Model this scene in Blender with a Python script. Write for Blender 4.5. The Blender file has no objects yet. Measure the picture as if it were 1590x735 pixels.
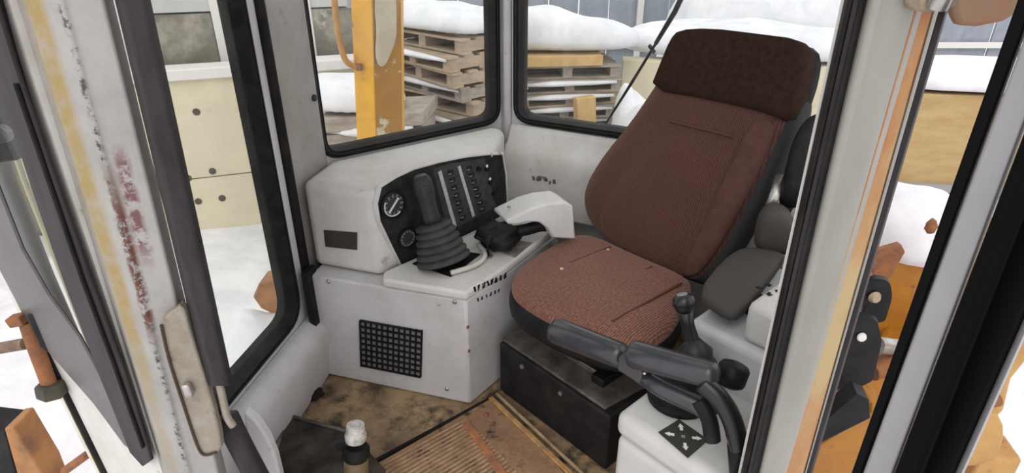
import bpy, math, random
from mathutils import Vector, Matrix, noise
from mathutils.geometry import tessellate_polygon
random.seed(7)
V = Vector
S = bpy.context.scene
COL = S.collection

# ------------------------------------------------------------------ camera
FPX = 950.0
PITCH = math.atan(0.5)
CAM = V((0, 0, 1.5))
cd = bpy.data.cameras.new('camera')
cd.sensor_width = 36.0
cd.lens = FPX / 1590 * 36.0
cd.clip_start = 0.02
cd.clip_end = 200
cam = bpy.data.objects.new('camera', cd)
COL.objects.link(cam)
cam.location = CAM
cam.rotation_euler = (math.pi / 2 - PITCH, 0, 0)
S.camera = cam

# ------------------------------------------------------------------ light
w = bpy.data.worlds.new('overcast_sky')
S.world = w
w.use_nodes = True
bg = w.node_tree.nodes['Background']
bg.inputs[0].default_value = (1.0, 0.975, 0.985, 1)
bg.inputs[1].default_value = 1.0
sun = bpy.data.lights.new('veiled_sun', 'SUN')
sun.energy = 0.6
sun.angle = math.radians(40)
sun.color = (1, 0.96, 0.9)
so = bpy.data.objects.new('veiled_sun', sun)
COL.objects.link(so)
so.rotation_euler = (math.radians(38), 0, math.radians(-20))
S.view_settings.view_transform = 'Standard'
S.view_settings.look = 'None'
S.view_settings.gamma = 1
S.view_settings.use_curve_mapping = False
S.view_settings.exposure = 0.4

# ------------------------------------------------------------------ calculators
cs, sn = math.cos(PITCH), math.sin(PITCH)
def ray(px, py):
    dx = (px - 795) / FPX; dy = (py - 367.5) / FPX
    return V((dx, cs - dy * sn, -sn - dy * cs))
def atz(px, py, z):
    r = ray(px, py); return CAM + r * ((z - CAM.z) / r.z)
def aty(px, py, y):
    r = ray(px, py); return CAM + r * (y / r.y)
def onp(px, py, p, n):
    r = ray(px, py); return CAM + r * ((p - CAM).dot(n) / r.dot(n))
UP = V((0, 0, 1))
def xy(a, z): return V((a[0], a[1], z))

# ------------------------------------------------------------------ materials
MATS = {}
def mat(name, col, rough=0.6, metal=0.0, col2=None, scale=8.0, lo=0.4, hi=0.65, bump=0.0, bscale=60.0,
        col3=None, scale3=3.0, lo3=0.55, hi3=0.7, coat=0.0, stretch=(1, 1, 1), spec=None):
    if name in MATS: return MATS[name]
    m = bpy.data.materials.new(name); m.use_nodes = True
    nt = m.node_tree; N = nt.nodes; L = nt.links
    b = N['Principled BSDF']
    b.inputs['Roughness'].default_value = rough
    b.inputs['Metallic'].default_value = metal
    if spec is None: spec = 0.15 if max(col) < 0.1 else 0.5
    b.inputs['Specular IOR Level'].default_value = spec
    if coat: b.inputs['Coat Weight'].default_value = coat
    tc = N.new('ShaderNodeTexCoord')
    mp = N.new('ShaderNodeMapping'); mp.inputs['Scale'].default_value = stretch
    L.new(tc.outputs['Object'], mp.inputs[0])
    rgb = N.new('ShaderNodeRGB'); rgb.outputs[0].default_value = (*col, 1)
    cur = rgb.outputs[0]
    for c2, sc, l, h in ((col2, scale, lo, hi), (col3, scale3, lo3, hi3)):
        if c2 is None: continue
        n = N.new('ShaderNodeTexNoise'); n.inputs['Scale'].default_value = sc; n.inputs['Detail'].default_value = 8
        n.inputs['Roughness'].default_value = 0.65
        L.new(mp.outputs[0], n.inputs['Vector'])
        r = N.new('ShaderNodeMapRange'); r.inputs[1].default_value = l; r.inputs[2].default_value = h
        L.new(n.outputs[0], r.inputs[0])
        x = N.new('ShaderNodeMix'); x.data_type = 'RGBA'
        L.new(r.outputs[0], x.inputs[0]); L.new(cur, x.inputs[6]); x.inputs[7].default_value = (*c2, 1)
        cur = x.outputs[2]
    L.new(cur, b.inputs['Base Color'])
    if bump:
        n = N.new('ShaderNodeTexNoise'); n.inputs['Scale'].default_value = bscale; n.inputs['Detail'].default_value = 6
        L.new(mp.outputs[0], n.inputs['Vector'])
        bp = N.new('ShaderNodeBump'); bp.inputs['Strength'].default_value = bump; bp.inputs['Distance'].default_value = 0.01
        L.new(n.outputs[0], bp.inputs['Height']); L.new(bp.outputs[0], b.inputs['Normal'])
    MATS[name] = m
    return m

GREY = mat('grey_panel_paint', (0.62, 0.61, 0.62), 0.5, col2=(0.46, 0.45, 0.44), scale=4, lo=.42, hi=.75, col3=(0.28, 0.24, 0.20), scale3=26, lo3=0.64, hi3=0.76)
CREAM = mat('aged_white_paint', (0.66, 0.65, 0.61), 0.5, col2=(0.55, 0.53, 0.48), scale=6, col3=(0.30, 0.24, 0.18), scale3=24, lo3=0.66, hi3=0.76)
DASH = mat('dash_moulding', (0.64, 0.63, 0.61), 0.55, col2=(0.50, 0.48, 0.44), scale=5, lo=.42, hi=.72, col3=(0.33, 0.29, 0.24), scale3=24, lo3=0.62, hi3=0.78)
CONS = mat('console_plastic', (0.56, 0.56, 0.54), 0.5, col2=(0.49, 0.48, 0.46), scale=6)
RUBBER = mat('black_rubber', (0.008, 0.0075, 0.0075), 0.55, col2=(0.02, 0.0185, 0.017), scale=14, spec=.15)
DRUB = mat('clean_black_rubber', (0.004, 0.004, 0.004), 0.6, spec=.08)
RUBGREY = mat('weathered_rubber', (0.042, 0.036, 0.038), 0.5, col2=(0.024, 0.021, 0.022), scale=10, stretch=(3, 3, 0.6))
BLACK = mat('black_plastic', (0.010, 0.010, 0.011), 0.42, col2=(0.02, 0.02, 0.021), scale=20)
DKGREY = mat('dark_grey_plastic', (0.045, 0.045, 0.05), 0.36, col2=(0.032, 0.032, 0.036), scale=18)
ARM = mat('armrest_vinyl', (0.062, 0.058, 0.054), 0.6, bump=0.15, bscale=160)
SHELL = mat('grey_vinyl', (0.036, 0.037, 0.039), 0.6, bump=0.1, bscale=140)
SNOW = mat('snow', (0.80, 0.80, 0.83), 0.8, col2=(0.66, 0.67, 0.71), scale=3.5, bump=0.9, bscale=9)
MACHY = mat('orange_yellow_housing_paint', (0.42, 0.175, 0.012), 0.5, col2=(0.33, 0.125, 0.01), scale=5, col3=(0.16, 0.06, 0.02), scale3=12, lo3=.6, hi3=.72)
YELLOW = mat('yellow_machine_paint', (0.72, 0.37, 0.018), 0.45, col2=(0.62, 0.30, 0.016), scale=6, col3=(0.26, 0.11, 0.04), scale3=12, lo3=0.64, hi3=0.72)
OCHRE = mat('ochre_boom_paint', (0.40, 0.195, 0.03), 0.5, col2=(0.34, 0.155, 0.025), scale=5, col3=(0.62, 0.55, 0.42), scale3=3.2, lo3=0.56, hi3=0.60)  # darker ochre for the boom side, with pale peeled blotches
RUST = mat('rusty_iron', (0.30, 0.12, 0.045), 0.8, col2=(0.16, 0.07, 0.035), scale=20, col3=(0.45, 0.25, 0.1), scale3=9)
CONC = mat('cream_concrete', (0.68, 0.62, 0.46), 0.85, col2=(0.60, 0.54, 0.40), scale=2, col3=(0.5, 0.44, 0.32), scale3=9, lo3=0.6, hi3=0.8, bump=0.15, bscale=30)
CONC2 = mat('ochre_wall', (0.40, 0.27, 0.115), 0.85, col2=(0.47, 0.34, 0.165), scale=2.5, col3=(0.36, 0.25, 0.11), scale3=8, lo3=0.58, hi3=0.8, stretch=(1, 1, 3))
WOOD = mat('weathered_pallet_wood', (0.46, 0.35, 0.25), 0.85, col2=(0.30, 0.24, 0.19), scale=5, col3=(0.50, 0.38, 0.24), scale3=3, stretch=(1, 1, 3))
WOODY = mat('fresh_yellow_timber', (0.62, 0.42, 0.18), 0.8, col2=(0.5, 0.33, 0.14), scale=6)
DARKHOLE = mat('dark_hole', (0.09, 0.075, 0.06), 0.9)
WHITEP = mat('white_print', (0.75, 0.75, 0.72), 0.5)
GREYP = mat('grey_print', (0.26, 0.26, 0.26), 0.5, col2=(0.14, 0.14, 0.14), scale=60)
CHROME = mat('worn_steel', (0.5, 0.49, 0.47), 0.35, 0.8, col2=(0.3, 0.27, 0.24), scale=25)
FLOORM = mat('dirty_brown_floor', (0.16, 0.105, 0.064), 0.7, col2=(0.44, 0.30, 0.155), scale=5, col3=(0.035, 0.026, 0.022), scale3=11, lo3=0.5, hi3=0.66, bump=0.35, bscale=30)
MATM = mat('rusty_rubber_mat', (0.24, 0.14, 0.078), 0.75, col2=(0.38, 0.225, 0.12), scale=9, col3=(0.045, 0.026, 0.017), scale3=18, lo3=0.52, hi3=0.66, bump=0.5, bscale=45)
RIBM = mat('tan_worn_rib', (0.44, 0.30, 0.18), 0.75, col2=(0.22, 0.14, 0.08), scale=18)
EDGEM = mat('ochre_edging', (0.50, 0.29, 0.11), 0.7, col2=(0.26, 0.11, 0.04), scale=18, col3=(0.5, 0.4, 0.2), scale3=30)
ORANGE = mat('orange_rust_strip', (0.44, 0.18, 0.075), 0.8, col2=(0.22, 0.10, 0.05), scale=20, bump=0.5, bscale=50)
DUSTY = mat('dusty_black_top', (0.06, 0.055, 0.05), 0.7, col2=(0.17, 0.15, 0.13), scale=9, stretch=(1, 1, 1))
DKBOX = mat('black_painted_steel', (0.012, 0.0115, 0.013), 0.5, col2=(0.025, 0.023, 0.023), scale=12)
BRASS = mat('brown_pedal_post', (0.20, 0.14, 0.07), 0.6, col2=(0.12, 0.08, 0.045), scale=14)
GALV = mat('blue_grey_sheet', (0.30, 0.33, 0.38), 0.6, col2=(0.24, 0.27, 0.31), scale=4)
BUILD = mat('olive_grey_render', (0.24, 0.21, 0.15), 0.85, col2=(0.17, 0.16, 0.13), scale=3, col3=(0.34, 0.27, 0.18), scale3=1.8, lo3=.5, hi3=.6)
PANE = mat('dull_window_pane', (0.15, 0.135, 0.10), 0.3, col2=(0.36, 0.33, 0.27), scale=2.6, lo=.42, hi=.6, col3=(0.46, 0.45, 0.43), scale3=3.5, lo3=.58, hi3=.66)
FRAMEW = mat('white_window_frame', (0.72, 0.70, 0.68), 0.6)

def fabric(name, ca, cb, nmix, wmix):
    m = bpy.data.materials.new(name); m.use_nodes = True
    nt = m.node_tree; N = nt.nodes; L = nt.links; b = N['Principled BSDF']
    b.inputs['Roughness'].default_value = 0.9
    b.inputs['Sheen Weight'].default_value = 0.35
    b.inputs['Sheen Tint'].default_value = (0.75, 0.5, 0.42, 1)
    uv = N.new('ShaderNodeUVMap')
    wv = N.new('ShaderNodeTexWave'); wv.bands_direction = 'X'; wv.inputs['Scale'].default_value = 42
    wv.inputs['Distortion'].default_value = 2.2; wv.inputs['Detail'].default_value = 2; wv.inputs['Detail Scale'].default_value = 3
    L.new(uv.outputs[0], wv.inputs['Vector'])
    nz = N.new('ShaderNodeTexNoise'); nz.inputs['Scale'].default_value = 120; nz.inputs['Detail'].default_value = 4
    L.new(uv.outputs[0], nz.inputs['Vector'])
    nl = N.new('ShaderNodeTexNoise'); nl.inputs['Scale'].default_value = 7
    L.new(uv.outputs[0], nl.inputs['Vector'])
    ad = N.new('ShaderNodeMath'); ad.operation = 'MULTIPLY_ADD'; ad.inputs[1].default_value = wmix
    L.new(wv.outputs['Fac'], ad.inputs[0])
    m2 = N.new('ShaderNodeMath'); m2.operation = 'MULTIPLY'; m2.inputs[1].default_value = nmix
    L.new(nz.outputs[0], m2.inputs[0]); L.new(m2.outputs[0], ad.inputs[2])
    cr = N.new('ShaderNodeValToRGB')
    cr.color_ramp.elements[0].position = 0.25; cr.color_ramp.elements[0].color = (*ca, 1)
    cr.color_ramp.elements[1].position = 0.85; cr.color_ramp.elements[1].color = (*cb, 1)
    L.new(ad.outputs[0], cr.inputs[0])
    mx = N.new('ShaderNodeMix'); mx.data_type = 'RGBA'; mx.blend_type = 'MULTIPLY'; mx.inputs[0].default_value = 0.35
    L.new(cr.outputs[0], mx.inputs[6]); L.new(nl.outputs[0], mx.inputs[7])
    L.new(mx.outputs[2], b.inputs['Base Color'])
    bp = N.new('ShaderNodeBump'); bp.inputs['Strength'].default_value = 0.5; bp.inputs['Distance'].default_value = 0.004
    L.new(ad.outputs[0], bp.inputs['Height']); L.new(bp.outputs[0], b.inputs['Normal'])
    return m
FAB = fabric('brown_ribbed_velour', (0.045, 0.016, 0.011), (0.14, 0.052, 0.036), .6, .55)
FABC = fabric('worn_speckled_velour', (0.055, 0.019, 0.011), (0.33, 0.15, 0.105), .85, .35)
FABD = mat('dark_brown_velour', (0.026, 0.013, 0.008), 0.95, col2=(0.040, 0.021, 0.014), scale=60, bump=0.3, bscale=220)
FABP = mat('plain_brown_velour', (0.10, 0.040, 0.030), 0.9, col2=(0.07, 0.030, 0.022), scale=30, bump=0.25, bscale=220)

def glass():
    m = bpy.data.materials.new('clear_glass'); m.use_nodes = True
    nt = m.node_tree; N = nt.nodes; L = nt.links
    N.remove(N['Principled BSDF']); out = N['Material Output']
    t = N.new('ShaderNodeBsdfTransparent'); t.inputs[0].default_value = (0.95, 0.97, 0.96, 1)
    g = N.new('ShaderNodeBsdfGlossy'); g.inputs['Roughness'].default_value = 0.02
    lw = N.new('ShaderNodeLayerWeight'); lw.inputs[0].default_value = 0.5
    pw = N.new('ShaderNodeMath'); pw.operation = 'POWER'; pw.inputs[1].default_value = 5; L.new(lw.outputs['Facing'], pw.inputs[0])
    f = N.new('ShaderNodeMath'); f.operation = 'MULTIPLY_ADD'; f.inputs[1].default_value = 0.2; f.inputs[2].default_value = 0.02; L.new(pw.outputs[0], f.inputs[0])
    x = N.new('ShaderNodeMixShader'); L.new(f.outputs[0], x.inputs[0]); L.new(t.outputs[0], x.inputs[1]); L.new(g.outputs[0], x.inputs[2])
    d = N.new('ShaderNodeBsdfDiffuse'); d.inputs[0].default_value = (0.8, 0.8, 0.78, 1)
    n = N.new('ShaderNodeTexNoise'); n.inputs['Scale'].default_value = 5; n.inputs['Detail'].default_value = 6
    tc = N.new('ShaderNodeTexCoord'); L.new(tc.outputs['Object'], n.inputs[0])
    r = N.new('ShaderNodeMapRange'); r.inputs[1].default_value = 0.35; r.inputs[2].default_value = 0.8; r.inputs[3].default_value = 0.01; r.inputs[4].default_value = 0.05
    L.new(n.outputs[0], r.inputs[0])
    y = N.new('ShaderNodeMixShader'); L.new(r.outputs[0], y.inputs[0]); L.new(x.outputs[0], y.inputs[1]); L.new(d.outputs[0], y.inputs[2])
    L.new(y.outputs[0], out.inputs[0])
    return m
GLASS = glass()

# ------------------------------------------------------------------ mesh helpers
WP = {}
def wpos(o): return WP.get(o.name, V((0, 0, 0)))
def mk(name, geo, m, parent=None, smooth=False, bevel=0.0, segs=2, uv=None, kind=None, label=None, origin=None, subd=0):
    verts, faces = geo
    verts = [V(v) for v in verts]
    if origin is None:
        lo = V([min(v[i] for v in verts) for i in range(3)]); hi = V([max(v[i] for v in verts) for i in range(3)])
        origin = V(((lo.x + hi.x) / 2, (lo.y + hi.y) / 2, lo.z))
    me = bpy.data.meshes.new(name)
    me.from_pydata([v - origin for v in verts], [], faces)
    me.update()
    import bmesh
    bm = bmesh.new(); bm.from_mesh(me); bmesh.ops.recalc_face_normals(bm, faces=bm.faces); bm.to_mesh(me); bm.free()
    if uv:
        ul = me.uv_layers.new(name='UVMap')
        for lp in me.loops: ul.data[lp.index].uv = uv[lp.vertex_index]
    me.materials.append(m)
    if smooth or bevel:
        for p in me.polygons: p.use_smooth = True
        if bevel or smooth == 'auto':
            me.set_sharp_from_angle(angle=math.radians(40))
    o = bpy.data.objects.new(name, me); COL.objects.link(o)
    pw = wpos(parent) if parent else V((0, 0, 0))
    o.parent = parent
    o.location = origin - pw
    WP[o.name] = origin
    if bevel:
        bv = o.modifiers.new('bevel', 'BEVEL'); bv.width = bevel; bv.segments = segs; bv.limit_method = 'ANGLE'; bv.angle_limit = math.radians(35)
        bv.harden_normals = False
    if subd:
        sb = o.modifiers.new('subd', 'SUBSURF'); sb.levels = subd; sb.render_levels = subd
    if kind: o['kind'] = kind
    if label: o['label'] = label
    return o
def thing(name, loc, label, cat, group=None, kind=None):
    o = bpy.data.objects.new(name, None); COL.objects.link(o)
    o.empty_display_size = 0.05
    o.location = loc; WP[o.name] = V(loc)
    if kind: o['kind'] = kind
    if label: o['label'] = label
    if cat: o['category'] = cat
    if group: o['group'] = group
    return o
def tag(o, label, cat, group=None):
    o['label'] = label; o['category'] = cat
    if group: o['group'] = group
    return o
def join(gs):
    vs = []; fs = []
    for v, f in gs:
        k = len(vs); vs += list(v); fs += [tuple(i + k for i in q) for q in f]
    return vs, fs
def prism(a, b):
    n = len(a)
    vs = [V(p) for p in a] + [V(p) for p in b]
    fs = [tuple(range(n))[::-1], tuple(range(n, 2 * n))]
    fs += [(i, (i + 1) % n, n + (i + 1) % n, n + i) for i in range(n)]
    return vs, fs
def ext(poly, off): return prism(poly, [V(p) + V(off) for p in poly])
def col(plan, z0, z1): return prism([xy(p, z0) for p in plan], [xy(p, z1) for p in plan])
def obox(o, a, b, c):
    o, a, b, c = V(o), V(a), V(b), V(c)
    return prism([o, o + a, o + a + b, o + b], [o + c, o + a + c, o + a + b + c, o + b + c])
def cbox(c, u, v, w_):
    c, u, v, w_ = V(c), V(u), V(v), V(w_)
    return obox(c - u - v - w_, u * 2, v * 2, w_ * 2)
def frame(d):
    d = V(d).normalized()
    a = d.cross(UP)
    if a.length < 1e-3: a = d.cross(V((1, 0, 0)))
    a.normalize(); return a, d.cross(a).normalized(), d
def tube(pts, r, n=12, closed=False, flat=1.0):
    pts = [V(p) for p in pts]; k = len(pts)
    rs = r if isinstance(r, (list, tuple)) else [r] * k
    vs = []; fs = []; pa = None
    for i, p in enumerate(pts):
        if closed: d = pts[(i + 1) % k] - pts[i - 1]
        else: d = pts[min(i + 1, k - 1)] - pts[max(i - 1, 0)]
        d.normalize()
        if pa is None: a, b, _ = frame(d)
        else:
            a = (pa - d * pa.dot(d)).normalized(); b = d.cross(a).normalized()
        pa = a
        for j in range(n):
            t = 2 * math.pi * j / n
            vs.append(p + a * (rs[i] * math.cos(t)) + b * (rs[i] * flat * math.sin(t)))
    m_ = k if closed else k - 1
    for i in range(m_):
        for j in range(n):
            q = (i + 1) % k
            fs.append((i * n + j, i * n + (j + 1) % n, q * n + (j + 1) % n, q * n + j))
    if not closed:
        fs.append(tuple(range(n))[::-1]); fs.append(tuple((k - 1) * n + j for j in range(n)))
    return vs, fs
def capsule(a, b, r0, r1, n=14, flat=1.0):
    a, b = V(a), V(b); d = (b - a); L = d.length; d.normalize()
    pts = []; rs = []
    for t, s in ((-1, .35), (-.85, .65), (-.5, .9), (0, 1)): pts.append(a + d * (t * r0 * .6 + r0 * .6)); rs.append(r0 * s)
    for k in (.33, .66):
        pts.append(a + d * (L * k)); rs.append(r0 + (r1 - r0) * k)
    for t, s in ((0, 1), (.5, .9), (.85, .65), (1, .35)): pts.append(b + d * (t * r1 * .6 - r1 * .6)); rs.append(r1 * s)
    return tube(pts, rs, n, flat=flat)
def lathe(prof, base, axis, n=24):
    a, b, d = frame(axis); base = V(base); vs = []; fs = []
    for r, h in prof:
        for j in range(n):
            t = 2 * math.pi * j / n
            vs.append(base + d * h + a * (r * math.cos(t)) + b * (r * math.sin(t)))
    k = len(prof)
    for i in range(k - 1):
        for j in range(n):
            fs.append((i * n + j, i * n + (j + 1) % n, (i + 1) * n + (j + 1) % n, (i + 1) * n + j))
    fs.append(tuple(range(n))[::-1]); fs.append(tuple((k - 1) * n + j for j in range(n)))
    return vs, fs
def smooth_loop(pts, it=2):
    pts = [V(p) for p in pts]
    for _ in range(it):
        q = []
        for i in range(len(pts)):
            a, b = pts[i], pts[(i + 1) % len(pts)]
            q += [a * .75 + b * .25, a * .25 + b * .75]
        pts = q
    return pts
def smooth_line(pts, it=2):
    pts = [V(p) for p in pts]
    for _ in range(it):
        q = [pts[0]]
        for a, b in zip(pts, pts[1:]): q += [a * .75 + b * .25, a * .25 + b * .75]
        q.append(pts[-1]); pts = q
    return pts
def fillet(pts, r, n=6):
    pts = [V(p) for p in pts]; out = []; k = len(pts)
    rs = r if isinstance(r, (list, tuple)) else [r] * k
    for i in range(k):
        p = pts[i]; rr = rs[i]
        if rr <= 0: out.append(p); continue
        a = (pts[i - 1] - p).normalized(); b = (pts[(i + 1) % k] - p).normalized()
        p0 = p + a * rr; p1 = p + b * rr
        for j in range(n + 1):
            t = j / n
            out.append(p0 * (1 - t) ** 2 + p * (2 * t * (1 - t)) + p1 * t ** 2)
    return out
def holed(outer, hole, off):
    outer = [V(p) for p in outer]; hole = [V(p) for p in hole]; off = V(off)
    tris = tessellate_polygon([outer, hole])
    allp = outer + hole; n = len(allp); no = len(outer)
    vs = allp + [p + off for p in allp]
    fs = [tuple(t) for t in tris] + [tuple(n + i for i in t)[::-1] for t in tris]
    for i in range(no): fs.append((i, (i + 1) % no, n + (i + 1) % no, n + i))
    for i in range(len(hole)):
        a, b = no + i, no + (i + 1) % len(hole); fs.append((a, b, n + b, n + a))
    return vs, fs
def ringsweep(path, nrm, inn, outw, d0, d1):
    """closed flat band around a loop: reaches inn inwards, outw outwards, from d0 to d1 along the normal"""
    path = [V(p) for p in path]; nrm = V(nrm).normalized(); k = len(path)
    c = sum(path, V((0, 0, 0))) / k
    vs = []; fs = []
    for i, p in enumerate(path):
        t = (path[(i + 1) % k] - path[i - 1]).normalized()
        o = t.cross(nrm).normalized()
        if o.dot(p - c) < 0: o = -o
        m_ = (d0 + d1) / 2
        for (a, d) in ((-inn, d0), (-inn, m_), (-inn * .5, d1), (outw * .5, d1), (outw, m_), (outw, d0)):
            vs.append(p + o * a + nrm * d)
    q = 6
    for i in range(k):
        j = (i + 1) % k
        for e in range(q): fs.append((i * q + e, i * q + (e + 1) % q, j * q + (e + 1) % q, j * q + e))
    return vs, fs
def pad(outline, nrm, thick, puff, sm=2, e=0.05, udir=None):
    """stuffed cushion: outline on its back plane, growing along nrm; returns geo, uv"""
    pts = smooth_loop(outline, sm) if sm else [V(p) for p in outline]
    nrm = V(nrm).normalized(); k = len(pts)
    c = sum(pts, V((0, 0, 0))) / k
    u = V(udir).normalized() if udir else frame(nrm)[0]
    v = nrm.cross(u).normalized()
    vs = []; fs = []; uv = []
    rows = [(1 - e, 0), (1 - e * .2, thick * .2), (1, thick * .5), (1 - e * .3, thick * .8), (1 - e, thick), (.8, thick + puff * .5), (.6, thick + puff * .8), (.3, thick + puff), (.02, thick + puff)]
    for s, h in rows:
        for p in pts:
            q = c + (p - c) * s + nrm * h
            vs.append(q); uv.append(((q - c).dot(u), (q - c).dot(v)))
    for i in range(len(rows) - 1):
        for j in range(k):
            fs.append((i * k + j, i * k + (j + 1) % k, (i + 1) * k + (j + 1) % k, (i + 1) * k + j))
    fs.append(tuple(range(k))[::-1]); fs.append(tuple((len(rows) - 1) * k + j for j in range(k)))
    return (vs, fs), uv
def blob(c, r, n=24, rows=12, amp=0.12, fr=1.5, seed=0.0, floor=None):
    """lumpy snow or cloth mound"""
    c = V(c); vs = []; fs = []
    for i in range(rows + 1):
        ph = math.pi * i / rows
        for j in range(n):
            t = 2 * math.pi * j / n
            d = V((math.sin(ph) * math.cos(t), math.sin(ph) * math.sin(t), math.cos(ph)))
            s = 1 + amp * noise.noise(d * fr + V((seed, seed * 1.7, 0)))
            p = c + V((d.x * r[0], d.y * r[1], d.z * r[2])) * s
            if floor is not None and p.z < floor: p.z = floor
            vs.append(p)
    for i in range(rows):
        for j in range(n):
            fs.append((i * n + j, i * n + (j + 1) % n, (i + 1) * n + (j + 1) % n, (i + 1) * n + j))
    return vs, fs
def P(l, z): return [atz(x, y, z) for x, y in l]
def Pn(l, p, n): return [onp(x, y, p, n) for x, y in l]

# ================================================================== plan of the cab
FW0, FW1 = V((-0.848, 1.16, 0)), V((-0.735, 1.86, 0))      # front glazed wall
RW0, RW1 = V((-0.70, 2.091, 0)), V((-0.045, 2.604, 0))     # right wall
BW0, BW1 = V((0.0, 2.577, 0)), V((1.16, 1.95, 0))         # rear wall
LW1 = V((0.565, 0.95, 0))                                   # left wall end at the door post
ROOFZ = 1.92
def outn(a, b):
    d = (b - a).normalized(); n = V((-d.y, d.x, 0))
    c = V((0.1, 1.7, 0))
    return n if n.dot(a - c) > 0 else -n

floor_plan = [(-.88, 1.0), (-.86, 1.21), (-.76, 1.9), (-.69, 2.15), (-.05, 2.66), (0.02, 2.64), (1.22, 1.98), (.62, .84), (.42, .78), (-.55, .92)]
floor = mk('floor', col(floor_plan, -0.06, 0.0), FLOORM, kind='structure')
roof = mk('ceiling', holed([xy(p, ROOFZ) for p in floor_plan], fillet([V((-.45, 1.15, ROOFZ)), V((.4, 1.1, ROOFZ)), V((.65, 1.85, ROOFZ)), V((-.1, 2.2, ROOFZ))], .08), (0, 0, .06)), GREY, kind='structure')
mk('added_roof_glass', ext([V((-.47, 1.13, ROOFZ + .07)), V((.42, 1.08, ROOFZ + .07)), V((.67, 1.87, ROOFZ + .07)), V((-.1, 2.23, ROOFZ + .07))], (0, 0, .006)), GLASS, roof)  # hatch opening and pane are added so sky light enters through the roof

def glazed_wall(name, wname, a, b, s0, s1, z0, z1, r, zb, zt, m=GREY, th=0.05, gin=0.012, gout=0.034):
    d = (b - a).normalized(); n = outn(a, b); L = (b - a).length
    q = lambda s, z: a + d * s + UP * z
    wall = mk(name, holed([q(0, zb), q(L, zb), q(L, zt), q(0, zt)], fillet([q(s0, z0), q(s1, z0), q(s1, z1), q(s0, z1)], r), n * th), m, kind='structure', smooth='auto')
    path = fillet([q(s0, z0), q(s1, z0), q(s1, z1), q(s0, z1)], r)
    win = mk(wname, ringsweep(path, -n, gin, gout, -th - 0.008, 0.014), RUBBER, kind='structure', smooth='auto')
    mk('pane', ext([p + n * (th * .55) for p in path], n * 0.005), GLASS, win)
    # slim grey filler strip that locks the gasket
    lock = mk('filler_strip', ringsweep(path, -n, -0.004, 0.010, 0.006, 0.017), DKGREY, win, smooth='auto')
    return wall, win
wall_right, window_1 = glazed_wall('wall_right', 'window_1', RW0, RW1, .035, .80, .775, 1.78, .06, 0.0, ROOFZ)
wall_rear, window_2 = glazed_wall('wall_rear', 'window_2', BW0, BW1, .030, 1.27, .785, 1.78, .06, 0.0, ROOFZ)
wall_front, window_3 = glazed_wall('wall_front', 'window_3', FW0, FW1, .04, .635, .30, 1.78, .09, 0.0, ROOFZ, gin=.014, gout=.022)
# front right corner post, flat grey trim
mk('trim_1', col([(-.735, 1.86), (-.668, 2.085), (-.672, 2.118), (-.74, 2.17), (-.80, 1.88)], 0, ROOFZ), mat('grimy_post_paint', (.36, .335, .31), .55, col2=(.29, .26, .24), scale=5, col3=(.2, .17, .14), scale3=20, lo3=.62, hi3=.75), kind='structure', bevel=.012)
mk('post_plug', lathe([(.012, 0), (.012, .006), (.007, .009)], onp(487, 152, V((-.735, 1.86, 0)), V((.958, -.285, 0))), (.958, -.285, 0), 12), DKGREY, bpy.data.objects['trim_1'], smooth='auto')
# rubber-lined edge strip of the corner post beside the front window
e0 = V((-.732, 1.862, .3)); 
mk('trim_2', tube([V((-.728, 1.872, .02)), V((-.728, 1.872, ROOFZ))], .018, 10), RUBBER, kind='structure', smooth='auto')
# rear right corner post
mk('trim_3', col([(-.042, 2.592), (-.03, 2.572), (-.004, 2.574), (.012, 2.62), (-.03, 2.68), (-.07, 2.64)], 0, ROOFZ), GREY, kind='structure', bevel=.008)
# left wall behind the door post: low panel and glazing
ld = (LW1 - BW1).normalized(); ln = outn(BW1, LW1)
mk('wall_left', ext([BW1, LW1, LW1 + UP * .72, BW1 + UP * .72], -ln * .03), GREY, kind='structure', bevel=.006)
mk('trim_4', col([(1.13, 1.96), (1.17, 1.90), (1.21, 1.93), (1.19, 2.0)], 0, ROOFZ), GREY, kind='structure', bevel=.008)
# front wall: moulded sill below the glass
fd = (FW1 - FW0).normalized(); fi = -outn(FW0, FW1)
prof = [(0, .262), (.030, .258), (.066, .226), (.076, .195), (.055, .03), (.05, 0), (0, 0)]
mk('trim_5', prism([FW0 + fd * .02 + fi * a + UP * z for a, z in prof], [FW1 - fd * .015 + fi * a + UP * z for a, z in prof]), GREY, kind='structure', bevel=.006)
# dark gap strip beside the console
mk('trim_6', obox(V((-.716, 1.80, 0)), V((.012, .06, 0)), V((.02, 0, 0)), UP * .46), RUBBER, kind='structure')

# ------------------------------------------------------------------ door posts
def vline(a, b, y, z):
    """point at height z on the straight post edge that passes pixel columns a (top row) and b (bottom row) at depth y"""
    p0 = aty(a, 0, y); p1 = aty(b, 735, y)
    return p0 + (p1 - p0) * ((z - p0.z) / (p1.z - p0.z))
def strip(name, defs, m, parent=None, z0=-.06, z1=ROOFZ, **k):
    return mk(name, prism([vline(a, b, y, z0) for a, b, y in defs], [vline(a, b, y, z1) for a, b, y in defs]), m, parent, **k)

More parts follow.
